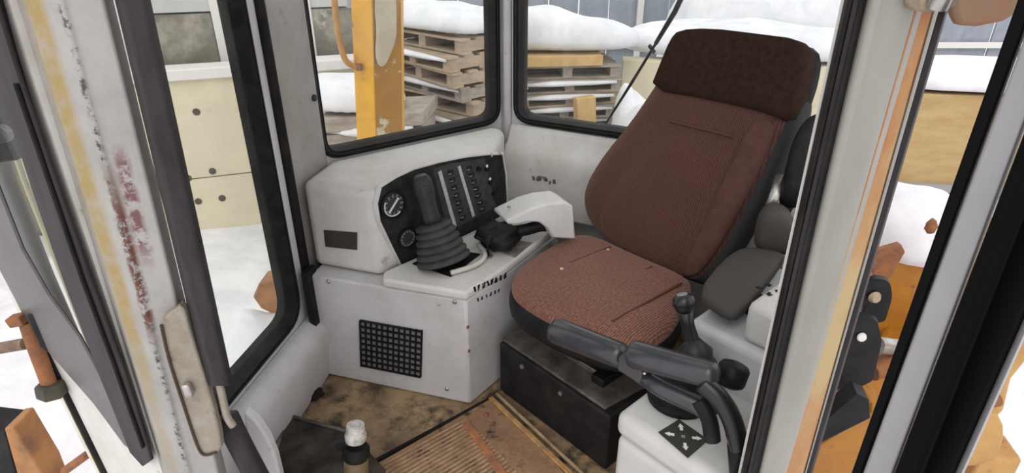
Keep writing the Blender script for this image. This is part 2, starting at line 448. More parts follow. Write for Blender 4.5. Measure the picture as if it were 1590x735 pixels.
def pillar_paint():
    """old white paint: a yellowed streak, flaking rust along the seam (shapes fixed to the post)"""
    m = bpy.data.materials.new('stained_white_paint'); m.use_nodes = True
    nt = m.node_tree; N = nt.nodes; L = nt.links; b = N['Principled BSDF']; b.inputs['Roughness'].default_value = 0.5
    uv = N.new('ShaderNodeUVMap'); sp = N.new('ShaderNodeSeparateXYZ'); L.new(uv.outputs[0], sp.inputs[0])
    tc = N.new('ShaderNodeTexCoord')
    def nz(sc, det=6, st=(1, 1, 1)):
        mp = N.new('ShaderNodeMapping'); mp.inputs['Scale'].default_value = st; L.new(tc.outputs['Object'], mp.inputs[0])
        n = N.new('ShaderNodeTexNoise'); n.inputs['Scale'].default_value = sc; n.inputs['Detail'].default_value = det; n.inputs['Roughness'].default_value = .7
        L.new(mp.outputs[0], n.inputs[0]); return n.outputs[0]
    def mth(op, a, b_=None, c=None):
        n = N.new('ShaderNodeMath'); n.operation = op
        for i, x in enumerate((a, b_, c)):
            if x is None: continue
            if hasattr(x, 'links'): L.new(x, n.inputs[i])
            else: n.inputs[i].default_value = x
        return n.outputs[0]
    def rng(x, a, b_, c=0., d=1.):
        n = N.new('ShaderNodeMapRange'); L.new(x, n.inputs[0])
        for i, q in enumerate((a, b_, c, d)): n.inputs[i + 1].default_value = q
        return n.outputs[0]
    def band(x, c, hw, soft):
        return rng(mth('ABSOLUTE', mth('SUBTRACT', x, c)), hw + soft, hw)
    x = mth('ADD', sp.outputs[0], mth('MULTIPLY', mth('SUBTRACT', nz(14), .5), .10))
    z = sp.outputs[1]      # 0 bottom of frame .. 1 top
    def mix(f, c1, c2):
        n = N.new('ShaderNodeMix'); n.data_type = 'RGBA'
        if hasattr(f, 'links'): L.new(f, n.inputs[0])
        else: n.inputs[0].default_value = f
        if hasattr(c1, 'links'): L.new(c1, n.inputs[6])
        else: n.inputs[6].default_value = (*c1, 1)
        n.inputs[7].default_value = (*c2, 1); return n.outputs[2]
    c = mix(rng(nz(7), .4, .7), (.36, .352, .335), (.26, .25, .225))
    yel = mth('MULTIPLY', band(x, .20, .055, .10), rng(nz(26, 10), .28, .58, .30, 1))
    yel = mth('MULTIPLY', yel, rng(z, .30, .55, .45, 1))
    c = mix(mth('MULTIPLY', yel, .85), c, (.31, .20, .02))
    # dirty brown seam
    seam = mth('MULTIPLY', band(x, .53, .015, .05), rng(nz(70, 10), .50, .58))
    c = mix(seam, c, (.05, .045, .038))
    low = rng(z, .86, .74)
    rust = mth('MULTIPLY', mth('MULTIPLY', band(x, .55, .045, .06), rng(nz(48, 10), .43, .52)), mth('MULTIPLY', low, rng(z, .47, .54)))
    c = mix(rust, c, (.11, .032, .016))
    pur = mth('MULTIPLY', mth('MULTIPLY', band(x, .72, .04, .06), rng(nz(40, 10), .42, .52)), mth('MULTIPLY', rng(z, .87, .83), rng(z, .63, .69)))
    c = mix(pur, c, (.15, .06, .065))
    L.new(c, b.inputs['Base Color'])
    return m
PIL = pillar_paint()
# front door post (white, stained): left face, seam ridge, inner face
defs = [(15, 252, 1.07), (40, 262, 1.005), (95, 293, .985), (104, 299, .992), (160, 338, 1.0), (176, 352, 1.03), (176, 352, 1.12), (40, 262, 1.14)]
us = [0, .12, .55, .6, .92, 1, 1, .1]
top = [vline(a, b, y, ROOFZ) for a, b, y in defs]; bot = [vline(a, b, y, -.06) for a, b, y in defs]
vv = lambda z: -.2245 + 1.4286 * (z - .0265) / 1.5085
uvs = [(u, vv(-.06)) for u in us] + [(u, vv(ROOFZ)) for u in us]
pil = mk('trim_7', prism(bot, top), PIL, kind='structure', uv=uvs, bevel=.006, label='white front door post with yellow streak and flaking rust')
# door rubber along the front post
def strip2(name, defs, y1, m, **k):
    return mk(name, prism([aty(a + (b - a) * y1 / 735, y1, y) for a, b, y in defs], [vline(a, b, y, ROOFZ) for a, b, y in defs]), m, **k)
seal = strip2('trim_8', [(178, 352, .985), (190, 362, .965), (222, 384, .965), (234, 392, .985), (230, 390, 1.03), (182, 356, 1.03)], 600, RUBGREY, kind='structure', bevel=.005)
# latch recess plate in the post
lp = [(246, 500), (268, 482), (282, 470), (296, 520), (322, 600), (345, 690), (338, 706), (312, 712), (300, 690), (270, 590), (250, 530)]
LATY = .975
plate_n = V((0, -1, 0))
o = mk('latch_plate', ext(smooth_loop([aty(x, y, LATY) for x, y in lp], 1), (0, .02, 0)), mat('brownish_steel', (.33, .30, .25), .5, .2, col2=(.22, .18, .13), scale=14, col3=(.13, .09, .06), scale3=22, lo3=.58, hi3=.7), pil, bevel=.004, label='brownish latch plate set into the post')
mk('latch_striker', capsule(aty(288, 596, LATY - .01), aty(296, 616, LATY - .01), .009, .009), CHROME, pil, smooth=True)
mk('latch_rib', tube(smooth_line([aty(x, y, LATY - .003) for x, y in ((250, 505), (262, 560), (285, 630), (308, 700), (318, 709), (336, 703))]), .0028, 8), mat('dark_brown_line', (.07, .05, .035), .7), pil, smooth=True)
mk('latch_pipe', tube(smooth_line([aty(x, y, .99) for x, y in ((338, 585), (346, 620), (352, 648), (362, 662))]), .008, 8), mat('brownish_steel', (.4, .35, .27)), pil, smooth=True)
# lower door rubber piece on the sill
mk('trim_9', tube(smooth_line([aty(352, 648, 1.05), aty(372, 690, 1.04), aty(402, 745, 1.03), aty(430, 800, 1.02)]), .026, 12), RUBGREY, kind='structure', smooth=True)
# curved light sill flange inside the door
sf = [(378, 640), (398, 655), (416, 682), (428, 712), (436, 745), (440, 790), (400, 790), (384, 700)]
mk('trim_10', ext([aty(x, y, 1.16) for x, y in sf], (0.0, .03, 0)), GREY, kind='structure', bevel=.006)

# rear door post
POSTG = mat('rear_post_paint', (.38, .375, .34), .45, col2=(.31, .30, .27), scale=7, col3=(.30, .22, .12), scale3=12, lo3=.62, hi3=.75, stretch=(1, 1, .3))
rp = strip('trim_11', [(1344, 1176, .85), (1362, 1186, .838), (1420, 1214, .842), (1436, 1224, .86), (1470, 1262, .93), (1400, 1226, 1.0), (1352, 1190, .95)], POSTG, kind='structure', bevel=.006, label='grey-white rear door post')
RUSTP = mat('rust_run_paint', (.52, .38, .18), .6, col2=(.44, .15, .03), scale=3.4, lo=.42, hi=.58, col3=(.20, .06, .025), scale3=7, lo3=.60, hi3=.68, stretch=(1, 1, .45))
strip('rust_edge', [(1425, 1216, .846), (1450, 1246, .868), (1456, 1250, .90), (1430, 1220, .88)], RUSTP, rp, bevel=.002, label='outer edge of the post streaked with orange rust')
strip('drip_rail', [(1462, 1252, .876), (1474, 1259, .876), (1477, 1262, .90), (1465, 1254, .90)], RUBGREY, rp, bevel=.002)
strip('trim_12', [(1311, 1150, .85), (1318, 1155, .83), (1336, 1168, .83), (1346, 1178, .845), (1346, 1178, .90), (1316, 1154, .90)], RUBBER, kind='structure', bevel=.004)
strip('trim_13', [(1326, 1161, .826), (1333, 1166, .826), (1333, 1166, .84), (1326, 1161, .84)], RUBGREY, kind='structure')
strip('trim_lit_edge', [(1306, 1146, .868), (1311, 1150, .866), (1312, 1152, .90), (1308, 1148, .90)], CREAM, kind='structure')  # added pale strip, the lit edge beside the rubber put into its colour
# rusty hinge bracket at the top of the post
hb = thing('hinge_bracket', aty(1470, 20, .84), 'rusty steel hinge bracket high on the rear door post', 'bracket')
mk('hinge_block', ext([aty(x, y, .80) for x, y in ((1432, -30), (1500, -30), (1494, 5), (1478, 14), (1440, 22), (1430, 16))], (0, .04, 0)), mat('grimy_cream_steel', (.42, .36, .25), .6, col2=(.2, .13, .08), scale=18), hb, bevel=.006)
mk('hinge_arm', ext([aty(x, y, .84) for x, y in ((1484, -30), (1600, -30), (1584, 20), (1560, 34), (1520, 42), (1490, 40), (1482, 20))], (0, .02, 0)), mat('rust_hinge', (.24, .17, .11), .7, col2=(.33, .13, .05), scale=9, col3=(.12, .08, .06), scale3=14), hb, bevel=.006)
mk('pivot_bolt', lathe([(.012, 0), (.012, .02), (.007, .022), (.007, .05)], aty(1455, 12, .79), (0, -.3, 1)), CHROME, hb, smooth='auto')

# open door leaf, standing outwards at the right
DZ = dict(z0=.02, z1=1.86)
door = thing('door_1', (.75, .62, -.05), None, None, kind='structure')
WHITED = mat('door_frame_paint', (.34, .335, .345), .4, col2=(.30, .295, .305), scale=5)
strip('edge_rubber', [(1580, 1322, .73), (1606, 1338, .72), (1612, 1342, .75), (1586, 1326, .76)], DRUB, door, **DZ, bevel=.003)
strip('frame_rail', [(1612, 1340, .71), (1660, 1385, .68), (1668, 1390, .70), (1618, 1344, .74)], WHITED, door, **DZ, bevel=.004)
strip('inner_gasket', [(1668, 1388, .665), (1808, 1482, .60), (1818, 1490, .63), (1676, 1394, .70)], DRUB, door, **DZ, bevel=.006)
strip('gasket_lip', [(1700, 1412, .628), (1722, 1432, .61), (1724, 1436, .625), (1702, 1416, .645)], DRUB, door, **DZ, bevel=.003)
strip('glass_edge', [(1814, 1486, .60), (1824, 1494, .59), (1828, 1497, .60), (1818, 1489, .61)], WHITED, door, **DZ, bevel=.002)

for zz in (.03, 1.80):
    q0, q1 = vline(1630, 1360, .70, zz), vline(1814, 1486, .60, zz)
    mk('cross_rail', obox(q0, q1 - q0, V((.02, .03, 0)), UP * .06), WHITED, door, bevel=.004)
# white front panel with the rounded window, left of the post
fn = V((-.5, -.866, 0)).normalized()      # plane turning away to the left of the post
fp = aty(252, 735, 1.06)
outer = [(-560, -760), (-232, -760), (252, 735), (300, 900), (230, 900), (150, 735), (70, 575), (0, 425)]
hole = [(-480, -690), (-228, -690), (-4, -20), (30, 110), (92, 300), (138, 430), (188, 565), (232, 695), (226, 706), (205, 690), (150, 612), (100, 545), (55, 478), (20, 405)]
pan = mk('wall_outer', holed(Pn(outer, fp, fn), Pn(hole, fp, fn), -fn * .02), CREAM, kind='structure')
hp = Pn(hole, fp, fn)
win4 = mk('window_4', ringsweep(smooth_loop(hp, 1), fn, .0, .012, -.025, .012), RUBBER, kind='structure', smooth='auto')
bar = Pn([(-222, -690), (-6, -20), (34, 110), (98, 300), (144, 430), (194, 565), (240, 712), (226, 722), (206, 700), (152, 562), (106, 440), (58, 300), (4, 134), (-268, -690)], fp + fn * .012, fn)
mk('gasket_bar', ext(bar, fn * .008), RUBGREY, win4, bevel=.003)
bar2 = Pn([(6, 420), (-492, -670), (-440, -670), (-5, 270), (40, 385), (80, 455), (128, 520), (160, 580), (208, 696), (198, 690), (150, 625), (80, 545), (40, 485)], fp + fn * .008, fn)
mk('curved_gasket', ext(bar2, fn * .008), mat('grey_rubber_sheen', (.10, .09, .087), .35, col2=(.065, .06, .06), scale=7), win4, bevel=.004)
mk('gasket_groove', tube(Pn([(24, 130), (82, 300), (128, 435), (178, 570), (222, 695)], fp + fn * .024, fn), .004, 6), RUBBER, win4)
mk('pane', ext([p - fn * .012 for p in hp], fn * .004), GLASS, win4)
# black rubber edge and yellow lip along the outer side of the panel
ed = Pn([(-560, -760), (-60, 250), (-4, 380), (70, 540), (150, 705), (240, 890)], fp, fn)
mk('trim_15', tube(ed, .012, 8), RUBBER, kind='structure', smooth=True)
mk('trim_16', tube([p + V((-.016, .006, -.004)) for p in ed], .006, 8), mat('yellowed_lip', (.50, .42, .12), .6, col2=(.3, .25, .1), scale=20), kind='structure', smooth=True)

# ================================================================== operator seat
A = math.radians(-48)
U = V((math.cos(A), math.sin(A), 0)); B = V((-U.y, U.x, 0))      # U: across the seat, B: towards the seat back
seat = thing('operator_seat', (.32, 1.70, .25), 'brown ribbed velour operator seat with dark headrest and grey vinyl sides', 'seat')
ZC = .47
# seat pan and cushion
co = [(905, 352), (855, 376), (805, 408), (792, 432), (800, 456), (860, 492), (940, 522), (1000, 530), (1040, 512), (1062, 475), (1078, 440), (1070, 425), (990, 392)]
coz = P(co, ZC)
g, uv = pad([p - UP * .09 for p in coz], UP, .085, .02, 2, .05, U)
mk('cushion_shell', pad([p - UP * .13 for p in [c + (c - V((.30, 1.70, ZC))) * .03 for c in coz]], UP, .105, .0, 2, .06)[0], BLACK, seat, smooth=True)
g, uv = pad([p - UP * .06 for p in coz], UP, .055, .022, 2, .06, U)
mk('cushion', g, FABC, seat, smooth=True, uv=uv)
def seam(pts, r, m, name, parent): return mk(name, tube(smooth_line(pts), r, 6), m, parent, smooth=True)
for a, b_ in (((948, 384), (862, 418)), ((1012, 415), (905, 462)), ((1058, 440), (950, 500))):
    mid = ((a[0] + b_[0]) / 2, (a[1] + b_[1]) / 2)
    seam([atz(*a, ZC + .007), atz(*mid, ZC + .0135), atz(*b_, ZC + .007)], .0045, mat('crease_velour', (.10, .040, .028), .95), 'seam', seat)  # creases laid on as thin tubes, their shade put into the darker velour
for px, py, sc in ((944, 388, .006), (872, 418, .007)):
    mk('torn_spot', lathe([(sc, 0), (sc * .7, .004)], atz(px, py, ZC + .014), UP, 8), mat('bare_foam', (.62, .48, .38), .9), seat)
mk('seat_pan', pad([p - UP * .19 for p in [c + (V((.33, 1.72, ZC)) - c) * .28 for c in coz]], UP, .08, 0, 1, .03)[0], DKBOX, seat, smooth='auto')
# backrest: plane through the rear edge of the cushion, leaning back 20 degrees
rc = math.radians(20)
BN = (-B * math.cos(rc) + UP * math.sin(rc)).normalized()
bp = (atz(908, 350, ZC) + atz(1070, 437, ZC)) / 2
def bk(l, off=0.): return Pn(l, bp + BN * off, BN)
back_o = [(1030, 108), (1005, 146), (975, 190), (930, 245), (907, 285), (902, 312), (910, 344), (940, 376), (1000, 408), (1055, 432), (1078, 436), (1100, 418), (1140, 352), (1172, 288), (1204, 220), (1224, 176), (1226, 140), (1120, 112)]
bo = bk(back_o)
bc = sum(bo, V((0, 0, 0))) / len(bo)
g, uv = pad([p - BN * .07 for p in bo], BN, .075, .012, 2, .05, U)
mk('backrest', g, FAB, seat, smooth=True, uv=uv)
# grey vinyl shell wrapped round the back
g, _ = pad([bc + (p - bc) * 1.035 - BN * .135 + U * .022 for p in bo], BN, .115, 0, 2, .08)
mk('back_shell', g, SHELL, seat, smooth=True)
# right hand bolster and inset centre panel
bol = bk([(1172, 178), (1208, 188), (1196, 226), (1168, 290), (1136, 352), (1098, 414), (1076, 432), (1056, 428), (1075, 385), (1110, 310), (1142, 240)], .004)
g, uv = pad([p - BN * .01 for p in bol], BN, .024, .012, 2, .10, U)
mk('bolster', g, FABP, seat, smooth=True, uv=uv)
ctr = bk([(1042, 186), (1140, 208), (1130, 250), (1100, 315), (1066, 385), (1050, 418), (1000, 402), (952, 378), (928, 350), (940, 300), (985, 240)], .006)
g, uv = pad([p - BN * .01 for p in ctr], BN, .017, .014, 1, .06, U)
mk('centre_panel', g, FAB, seat, smooth=True, uv=uv)
seam(bk([(1040, 188), (1088, 200), (1138, 212)], .018), .0045, mat('crease_velour', (.10, .040, .028), .95), 'seam', seat)
# headrest
hd = bk([(1008, 141), (1026, 96), (1040, 62), (1054, 46), (1105, 43), (1180, 52), (1242, 60), (1260, 78), (1254, 118), (1242, 156), (1226, 192), (1190, 178), (1100, 157)])
hc = sum(hd, V((0, 0, 0))) / len(hd)
g, uv = pad([p - BN * .075 for p in hd], BN, .095, .012, 1, .05, U)
mk('headrest', g, FABD, seat, smooth=True, uv=uv)
g, _ = pad([hc + (p - hc) * 1.0 - BN * .11 + U * .004 for p in hd], BN, .06, 0, 1, .10)
mk('headrest_shell', g, BLACK, seat, smooth=True)
# suspension box under the seat
sb = thing('seat_box', (.2, 1.6, 0), 'black steel seat box with a dusty top ledge standing on the floor', 'seat box')
s0 = V((-.045, 1.745, 0)); s1 = s0 + U * .50
SBH = .215
mk('box_body', col([s0, s1, s1 + B * .42, s0 + B * .42], 0, SBH), DKBOX, sb, bevel=.008)
mk('dusty_ledge', ext([xy(p, SBH) for p in (s0 + B * .012, s1 + B * .012 - U * .03, s1 + B * .26, s0 + B * .26)], (0, 0, .012)), DUSTY, sb, bevel=.004)
mk('slide_rail', obox(xy(s0 + B * .10 + U * .02, SBH + .012), U * .36, B * .012, UP * .02), CHROME, sb, bevel=.002)
mk('rail_end', obox(xy(s0 + B * .07 + U * .36, SBH + .012), U * .05, B * .12, UP * .03), DKBOX, sb, bevel=.004)
for k in (.12, .3):
    mk('bolt', lathe([(.008, 0), (.008, .005)], xy(s0 + U * k, .18), -B, 8), CHROME, sb)

# ================================================================== right-hand console and dashboard
b0, b1 = V((-.70, 1.832, 0)), V((-.148, 1.668, 0)); b2 = V((-.03, 1.825, 0)); b3 = V((.08, 2.0, 0))
e0, e1, e2 = V((-.70, 1.895, 0)), V((-.449, 1.812, 0)), V((-.070, 2.208, 0))
pu = (e2 - e1).normalized(); pn = V((pu.y, -pu.x, 0))
cons = thing('right_console', (-.4, 1.8, 0), 'grey console cabinet with square black air grille beside the front window', 'console')
plan = [b0, b1, b2, b3, V((.18, 2.15, 0)), V((.18, 2.3, 0)), V((-.2, 2.35, 0)), V((-.64, 2.10, 0))]
mk('cabinet_body', col(plan, 0.002, .435), GREY, cons, bevel=.008)
bu = (b1 - b0).normalized(); bn = V((bu.y, -bu.x, 0))
bsid = (b2 - b1).normalized(); bsn = V((bsid.y, -bsid.x, 0))
l0 = b0 + bu * .285
lid = [l0 + bn * .006, b1 + (bn + bsn) * .005, b2 + bsn * .006, b3 + bsn * .006, V((.175, 2.15, 0)), V((.175, 2.28, 0)), e2 + pn * .02, e1 + pn * .02]
mk('console_top', col(lid, .437, .470), DASH, cons, bevel=.010, segs=3)
# air grille
gq = [onp(x, y, b0 + bn * .001, bn) for x, y in ((560, 497), (656, 514), (654, 583), (562, 568))]
gr = mk('air_grille', ext(gq, bn * .002), mat('grille_back', (.20, .20, .21), .6), cons, label='black square air grille')
def lerp(a, b_, t): return a + (b_ - a) * t
for i in range(12):
    t = i / 11
    mk('grille_bar', cbox(lerp(lerp(gq[0], gq[1], t), lerp(gq[3], gq[2], t), .5) + bn * .005, (gq[3] - gq[0]) / 2, bu * .0028, bn * .003), BLACK, gr)
for i in range(9):
    t = i / 8
    mk('grille_bar', cbox(lerp(lerp(gq[0], gq[3], t), lerp(gq[1], gq[2], t), .5) + bn * .005, (gq[1] - gq[0]) / 2, UP * .0028, bn * .0036), BLACK, gr)
for px, py in ((510, 437), (706, 469), (694, 604)):
    mk('screw', lathe([(.008, 0), (.008, .003), (.005, .006)], onp(px, py, b0, bn), bn, 10), CHROME, cons, smooth='auto')
for px, py in ((726, 508), (728, 545)):
    mk('screw', lathe([(.006, 0), (.006, .003)], onp(px, py, b1, bsn), bsn, 10), RUST, cons, smooth='auto')
# worn stencil marks near the top corner of the side (illegible)
def scrawl(q, du, dv, dn, h):
    gs = []
    for _ in range(3):
        a0 = random.uniform(-.5, .5); a1 = random.uniform(-.5, .5)
        p0 = q + du * (a0 * h * .8) - dv * (h * .5); p1 = q + du * (a1 * h * .8) + dv * (h * .5)
        s_ = (p1 - p0).cross(dn).normalized()
        gs.append(cbox((p0 + p1) / 2, (p1 - p0) / 2, s_ * h * .13, dn * .0007))
    return join(gs)
for i in range(8):
    mk('stencil_mark', scrawl(onp(738 + i * 6.6, 449 - i * 2.9, b1 + bsn * .0062, bsn), bsid, UP, bsn, .020), BLACK, cons)
for i in range(6):
    mk('stencil_mark', scrawl(onp(742 + i * 6.6, 466 - i * 2.9, b1 + bsn * .001, bsn), bsid, UP, bsn, .012), BLACK, cons)

# dashboard above the console
dash = thing('dashboard', (-.4, 2.0, .44), 'light grey dashboard with arched black instrument panel under the side window', 'dashboard')
dz0, dz1 = .4365, .755
dplan = [e0, e1, e2, V((-.03, 2.50, 0)), V((-.08, 2.55, 0)), V((-.66, 2.11, 0))]
mk('dash_shell', prism([xy(p, dz0) for p in dplan], [xy(p, dz1) for p in dplan]), DASH, dash, bevel=.028, segs=4)
eu = (e1 - e0).normalized(); en = V((eu.y, -eu.x, 0))
mk('blanking_plate', ext([onp(x, y, e0, en) for x, y in ((503, 357), (555, 361), (555, 388), (506, 383))], en * .004), mat('brown_black_plate', (.05, .042, .042), .5), dash, bevel=.0015)
def pp(x, y, off=0.): return onp(x, y, e1 + pn * off, pn)
arch = [(622, 412), (606, 380), (588, 342), (584, 315), (590, 290), (612, 276), (640, 263), (680, 252), (720, 244), (755, 240), (778, 240), (783, 270), (786, 330), (740, 356)]
arch3 = [pp(x, y) for x, y in arch]
mk('instrument_panel', ext(arch3, pn * .006), mat('matt_black_fascia', (.018, .018, .019), .55, col2=(.035, .035, .035), scale=30), dash, bevel=.002)
mk('panel_rim', ringsweep(arch3, pn, .0, .010, -.004, .010), DASH, dash, smooth='auto')
def gauge(px, py, r, lab):
    c = pp(px, py, .006)
    gbez = mk('gauge', lathe([(r, 0), (r, .010), (r * .86, .012), (r * .84, .006)], c, pn, 28), BLACK, dash, smooth='auto')
    mk('dial', lathe([(r * .82, 0), (r * .82, .001)], c + pn * .0065, pn, 28), mat('dial_face', (.05, .05, .05), .4), gbez)
    a, b_, d = frame(pn)
    for k in range(12):
        t = 2 * math.pi * k / 12
        dd = a * math.cos(t) + b_ * math.sin(t); tt = pn.cross(dd)
        mk('tick', cbox(c + dd * r * .66 + pn * .008, dd * r * .12, tt * r * .045, pn * .0006), GREYP, gbez)
    return c, gbez, a, b_
c, gz, a, b_ = gauge(609, 318, .050, '')
mk('needle', cbox(c + pn * .009, (a * .7 + b_ * .7) * .03, (a * .7 - b_ * .7) * .0035, pn * .0008), WHITEP, gz)
mk('dial_marking', tube([c + pn * .009 + (a * math.cos(t) + b_ * math.sin(t)) * .037 for t in [k * .28 for k in range(-2, 9)]], .0022, 6), WHITEP, gz)
c, gz, a, b_ = gauge(631, 369, .038, '')
mk('dial_marking', tube([c + pn * .009 + (a * math.cos(t) + b_ * math.sin(t)) * .028 for t in [k * .4 for k in range(16)]], .0014, 6, closed=True), GREYP, gz)
def colm(pa, pb, n, name, hw, hh, dp, m):
    for i in range(n):
        t = (i + .5) / n
        q = pp(pa[0] + (pb[0] - pa[0]) * t, pa[1] + (pb[1] - pa[1]) * t, .006)
        mk(name, cbox(q + pn * dp, pu * hw, UP * hh, pn * dp), m, dash, bevel=.001 if dp > .003 else 0)
def bar2p(pa, pb, hw, m, name, dp=.0015):
    q0, q1 = pp(*pa, .006), pp(*pb, .006); d = (q1 - q0)
    s = d.cross(pn).normalized()
    mk(name, cbox((q0 + q1) / 2 + pn * dp, d / 2, s * hw, pn * dp), m, dash)
STR = mat('pale_lamp_strip', (.55, .55, .53), .4, col2=(.4, .4, .38), scale=90)
fld = [pp(x, y, .006) for x, y in ((672, 262), (700, 254), (752, 246), (770, 322), (712, 352), (694, 356))]
mk('switch_field', ext(fld, pn * .0008), mat('charcoal_field', (.045, .045, .045), .5, col2=(.075, .075, .075), scale=40), dash)
bar2p((682, 266), (706, 352), .0075, STR, 'lamp_strip')
bar2p((712, 258), (735, 336), .0065, STR, 'lamp_strip')
bar2p((657, 276), (668, 330), .010, GREYP, 'label_strip')
KEY = mat('switch_key', (.022, .022, .023), .4)
colm((697, 262), (719, 344), 7, 'rocker_switch', .011, .008, .004, KEY)
colm((726, 256), (750, 330), 7, 'rocker_switch', .011, .008, .004, KEY)
colm((695, 264), (717, 343), 7, 'switch_symbol', .006, .0025, .0045, GREYP)
colm((724, 258), (748, 329), 7, 'switch_symbol', .006, .0025, .0045, GREYP)
for px, py in ((755, 262), (760, 283), (766, 300), (742, 262)):
    mk('knob', lathe([(.010, 0), (.009, .012), (.004, .014)], pp(px, py, .006), pn, 12), BLACK, dash, smooth='auto')
for px, py in ((756, 258), (761, 278)):
    mk('knob_mark', lathe([(.006, 0), (.006, .001)], pp(px, py, .021), pn, 10), WHITEP, dash)
for px, py in ((762, 238), (776, 235)):
    mk('toggle', capsule(pp(px, py, .004), pp(px + 2, py + 6, .018), .006, .004), CHROME, dash, smooth=True)
for px, py in ((676, 345), (684, 352), (692, 346)):
    mk('panel_symbol', cbox(pp(px, py, .008), pu * .006, UP * .0035, pn * .001), WHITEP, dash)
# rear ledge running under the rear window
rd = (BW1 - BW0).normalized(); rn = -outn(BW0, BW1)
k0 = V((-.02, 2.20, 0)); k1 = atz(905, 292, .62)
lg = [(0, .765), (.025, .755), (.05, .70), (.075, .685), (.092, .65), (.10, .61), (.104, .40), (0, .40)]
mk('trim_17', prism([BW0 + rd * .0 + rn * a + UP * z for a, z in lg], [BW0 + rd * 1.22 + rn * a + UP * z for a, z in lg]), DASH, kind='structure', bevel=.02, segs=3)
for i in range(7):
    q = BW0 + rd * (.16 + i * .016 + random.uniform(-.004, .004)) + rn * .1035 + UP * (.575 + random.uniform(-.012, .012))
    mk('dark_scuff', scrawl(q, rd, UP, rn, random.uniform(.012, .024)), mat('scuff', (.12, .11, .11), .7), bpy.data.objects['trim_17'])

# right joystick with ribbed boot
jr = thing('control_joystick', atz(688, 408, .472), 'black control joystick with wide ribbed rubber boot on the right console', 'joystick')
jb = atz(690, 406, .486)
jt = jb + (aty(672, 345, jb.y + .03) - jb)
ax = (jt - jb).normalized(); H_ = (jt - jb).length
n = 6; pr = []
for i in range(n):
    t0 = i / n; R0 = .094 - .036 * t0; R1 = .094 - .036 * (i + 1) / n
    pr += [(R0 * .84, H_ * t0), (R0, H_ * (t0 + .25 / n)), (R0 * 1.0, H_ * (t0 + .6 / n)), (R1 * .84, H_ * (t0 + .9 / n))]
mk('boot', lathe(pr, jb, ax, 28), mat('boot_rubber', (.07, .068, .066), .5, col2=(.045, .043, .042), scale=20), jr, smooth=True)
gy = jt.y
jg = [jt - ax * .01, aty(669, 335, gy), aty(664, 315, gy), aty(659, 295, gy), aty(655, 281, gy), aty(653, 273, gy)]
mk('grip', tube(jg, [.034, .029, .029, .033, .032, .020], 14), DKGREY, jr, smooth=True)
mk('grip_button', lathe([(.010, 0), (.008, .006)], jg[4] + V((.012, -.024, .0)), V((.3, -.9, .3)), 10), DKGREY, jr)
mk('boot_tray', ext([xy(p, .4705) for p in (atz(640, 410, .472), atz(700, 430, .472), atz(746, 395, .472), atz(694, 388, .472))], (0, 0, .004)), RUBBER, jr)
mk('boot_frame', tube(smooth_line([atz(700, 424, .482), atz(742, 412, .482), atz(756, 396, .482), atz(744, 380, .482)]), .009, 8), DASH, jr, smooth=True)
# small lever
sl = thing('small_lever', atz(757, 398, .472), 'small black toggle lever standing behind the ribbed boot', 'lever')
q = atz(758, 398, .472)
mk('lever_stem', tube([q, q + UP * .05, q + UP * .06], [.005, .004, .008], 10), BLACK, sl, smooth=True)
mk('lever_knob', lathe([(.006, 0), (.016, .012), (.018, .026), (.010, .036)], q + UP * .045, UP, 14), BLACK, sl, smooth=True)
mk('lever_bezel', lathe([(.017, 0), (.017, .004), (.011, .005), (.011, .002)], q, UP, 16), CHROME, sl, smooth='auto')
# curved white hand lever at the rear of the console
hl = thing('lever_housing', atz(870, 372, .472), 'white gooseneck lever housing with dark wrap beside the seat', 'lever')
sidep = [(786, 343), (800, 336), (825, 324), (850, 317), (878, 314), (890, 320), (894, 372), (858, 370), (850, 355), (838, 346), (820, 345), (800, 350), (788, 349)]
mk('neck', ext([aty(x, y, 1.97) for x, y in sidep], V((-.05, .11, .0))), mat('lever_white', (.70, .70, .69), .45, col2=(.6, .59, .57), scale=8), hl, bevel=.007, segs=3)
for px, py in ((790, 322), (812, 319)):
    mk('worn_mark', lathe([(.007, 0), (.006, .002)], aty(px, py, 2.02) + V((0, 0, .001)), UP, 8), GREYP, hl)
q = aty(868, 366, 2.045)
mk('neck_foot', obox(xy(q, .471) + V((-.03, 0, 0)), V((.07, -.01, 0)), V((-.01, .05, 0)), UP * (q.z - .471 + .012)), MATS['lever_white'], hl, bevel=.005)
mk('dark_wrap', blob(atz(774, 366, .52), (.080, .065, .045), 24, 12, .5, 2.2, 3.1, floor=.4765), BLACK, hl, smooth=True)
mk('wrap_tail', tube(smooth_line([atz(780, 362, .51), atz(815, 358, .53), atz(845, 348, .54), atz(868, 358, .52)]), .022, 10), BLACK, hl, smooth=True)
mk('gate_plate', ext(P([(770, 390), (800, 374), (826, 378), (800, 400)], .4715), (0, 0, .004)), mat('worn_gate_plate', (.2, .18, .16), .6, col2=(.1, .09, .08), scale=25), cons, bevel=.001)

# ================================================================== left-hand console
c0 = V((.251, 1.143, 0)); lc = thing('left_console', (.45, 1.2, 0), 'light grey plastic control console between seat and rear door post', 'console')
c1 = c0 + U * .33
p_ = [c0, c1, c1 + B * .34, c0 + B * .34]
mk('console_body', col([c0 + U * .006 + B * .006, c1, c1 + B * .34, c0 + B * .34 + U * .006], 0.002, .375), CONS, lc, bevel=.02, segs=3)
mk('console_lid', col(p_, .378, .452), CONS, lc, bevel=.026, segs=4)
r0 = c0 + B * .27 + U * .005
mk('console_riser', col([r0, r0 + U * .25, r0 + U * .25 + B * .45, r0 + B * .45], 0.002, .60), mat('riser_plastic', (.55, .55, .565), .5, col2=(.48, .48, .49), scale=6), lc, bevel=.022, segs=4)
r1 = r0 + U * .135 + B * .02
mk('switch_box', col([r1, r1 + U * .115, r1 + U * .115 + B * .2, r1 + B * .2], .598, .71), CONS, lc, bevel=.02, segs=3)
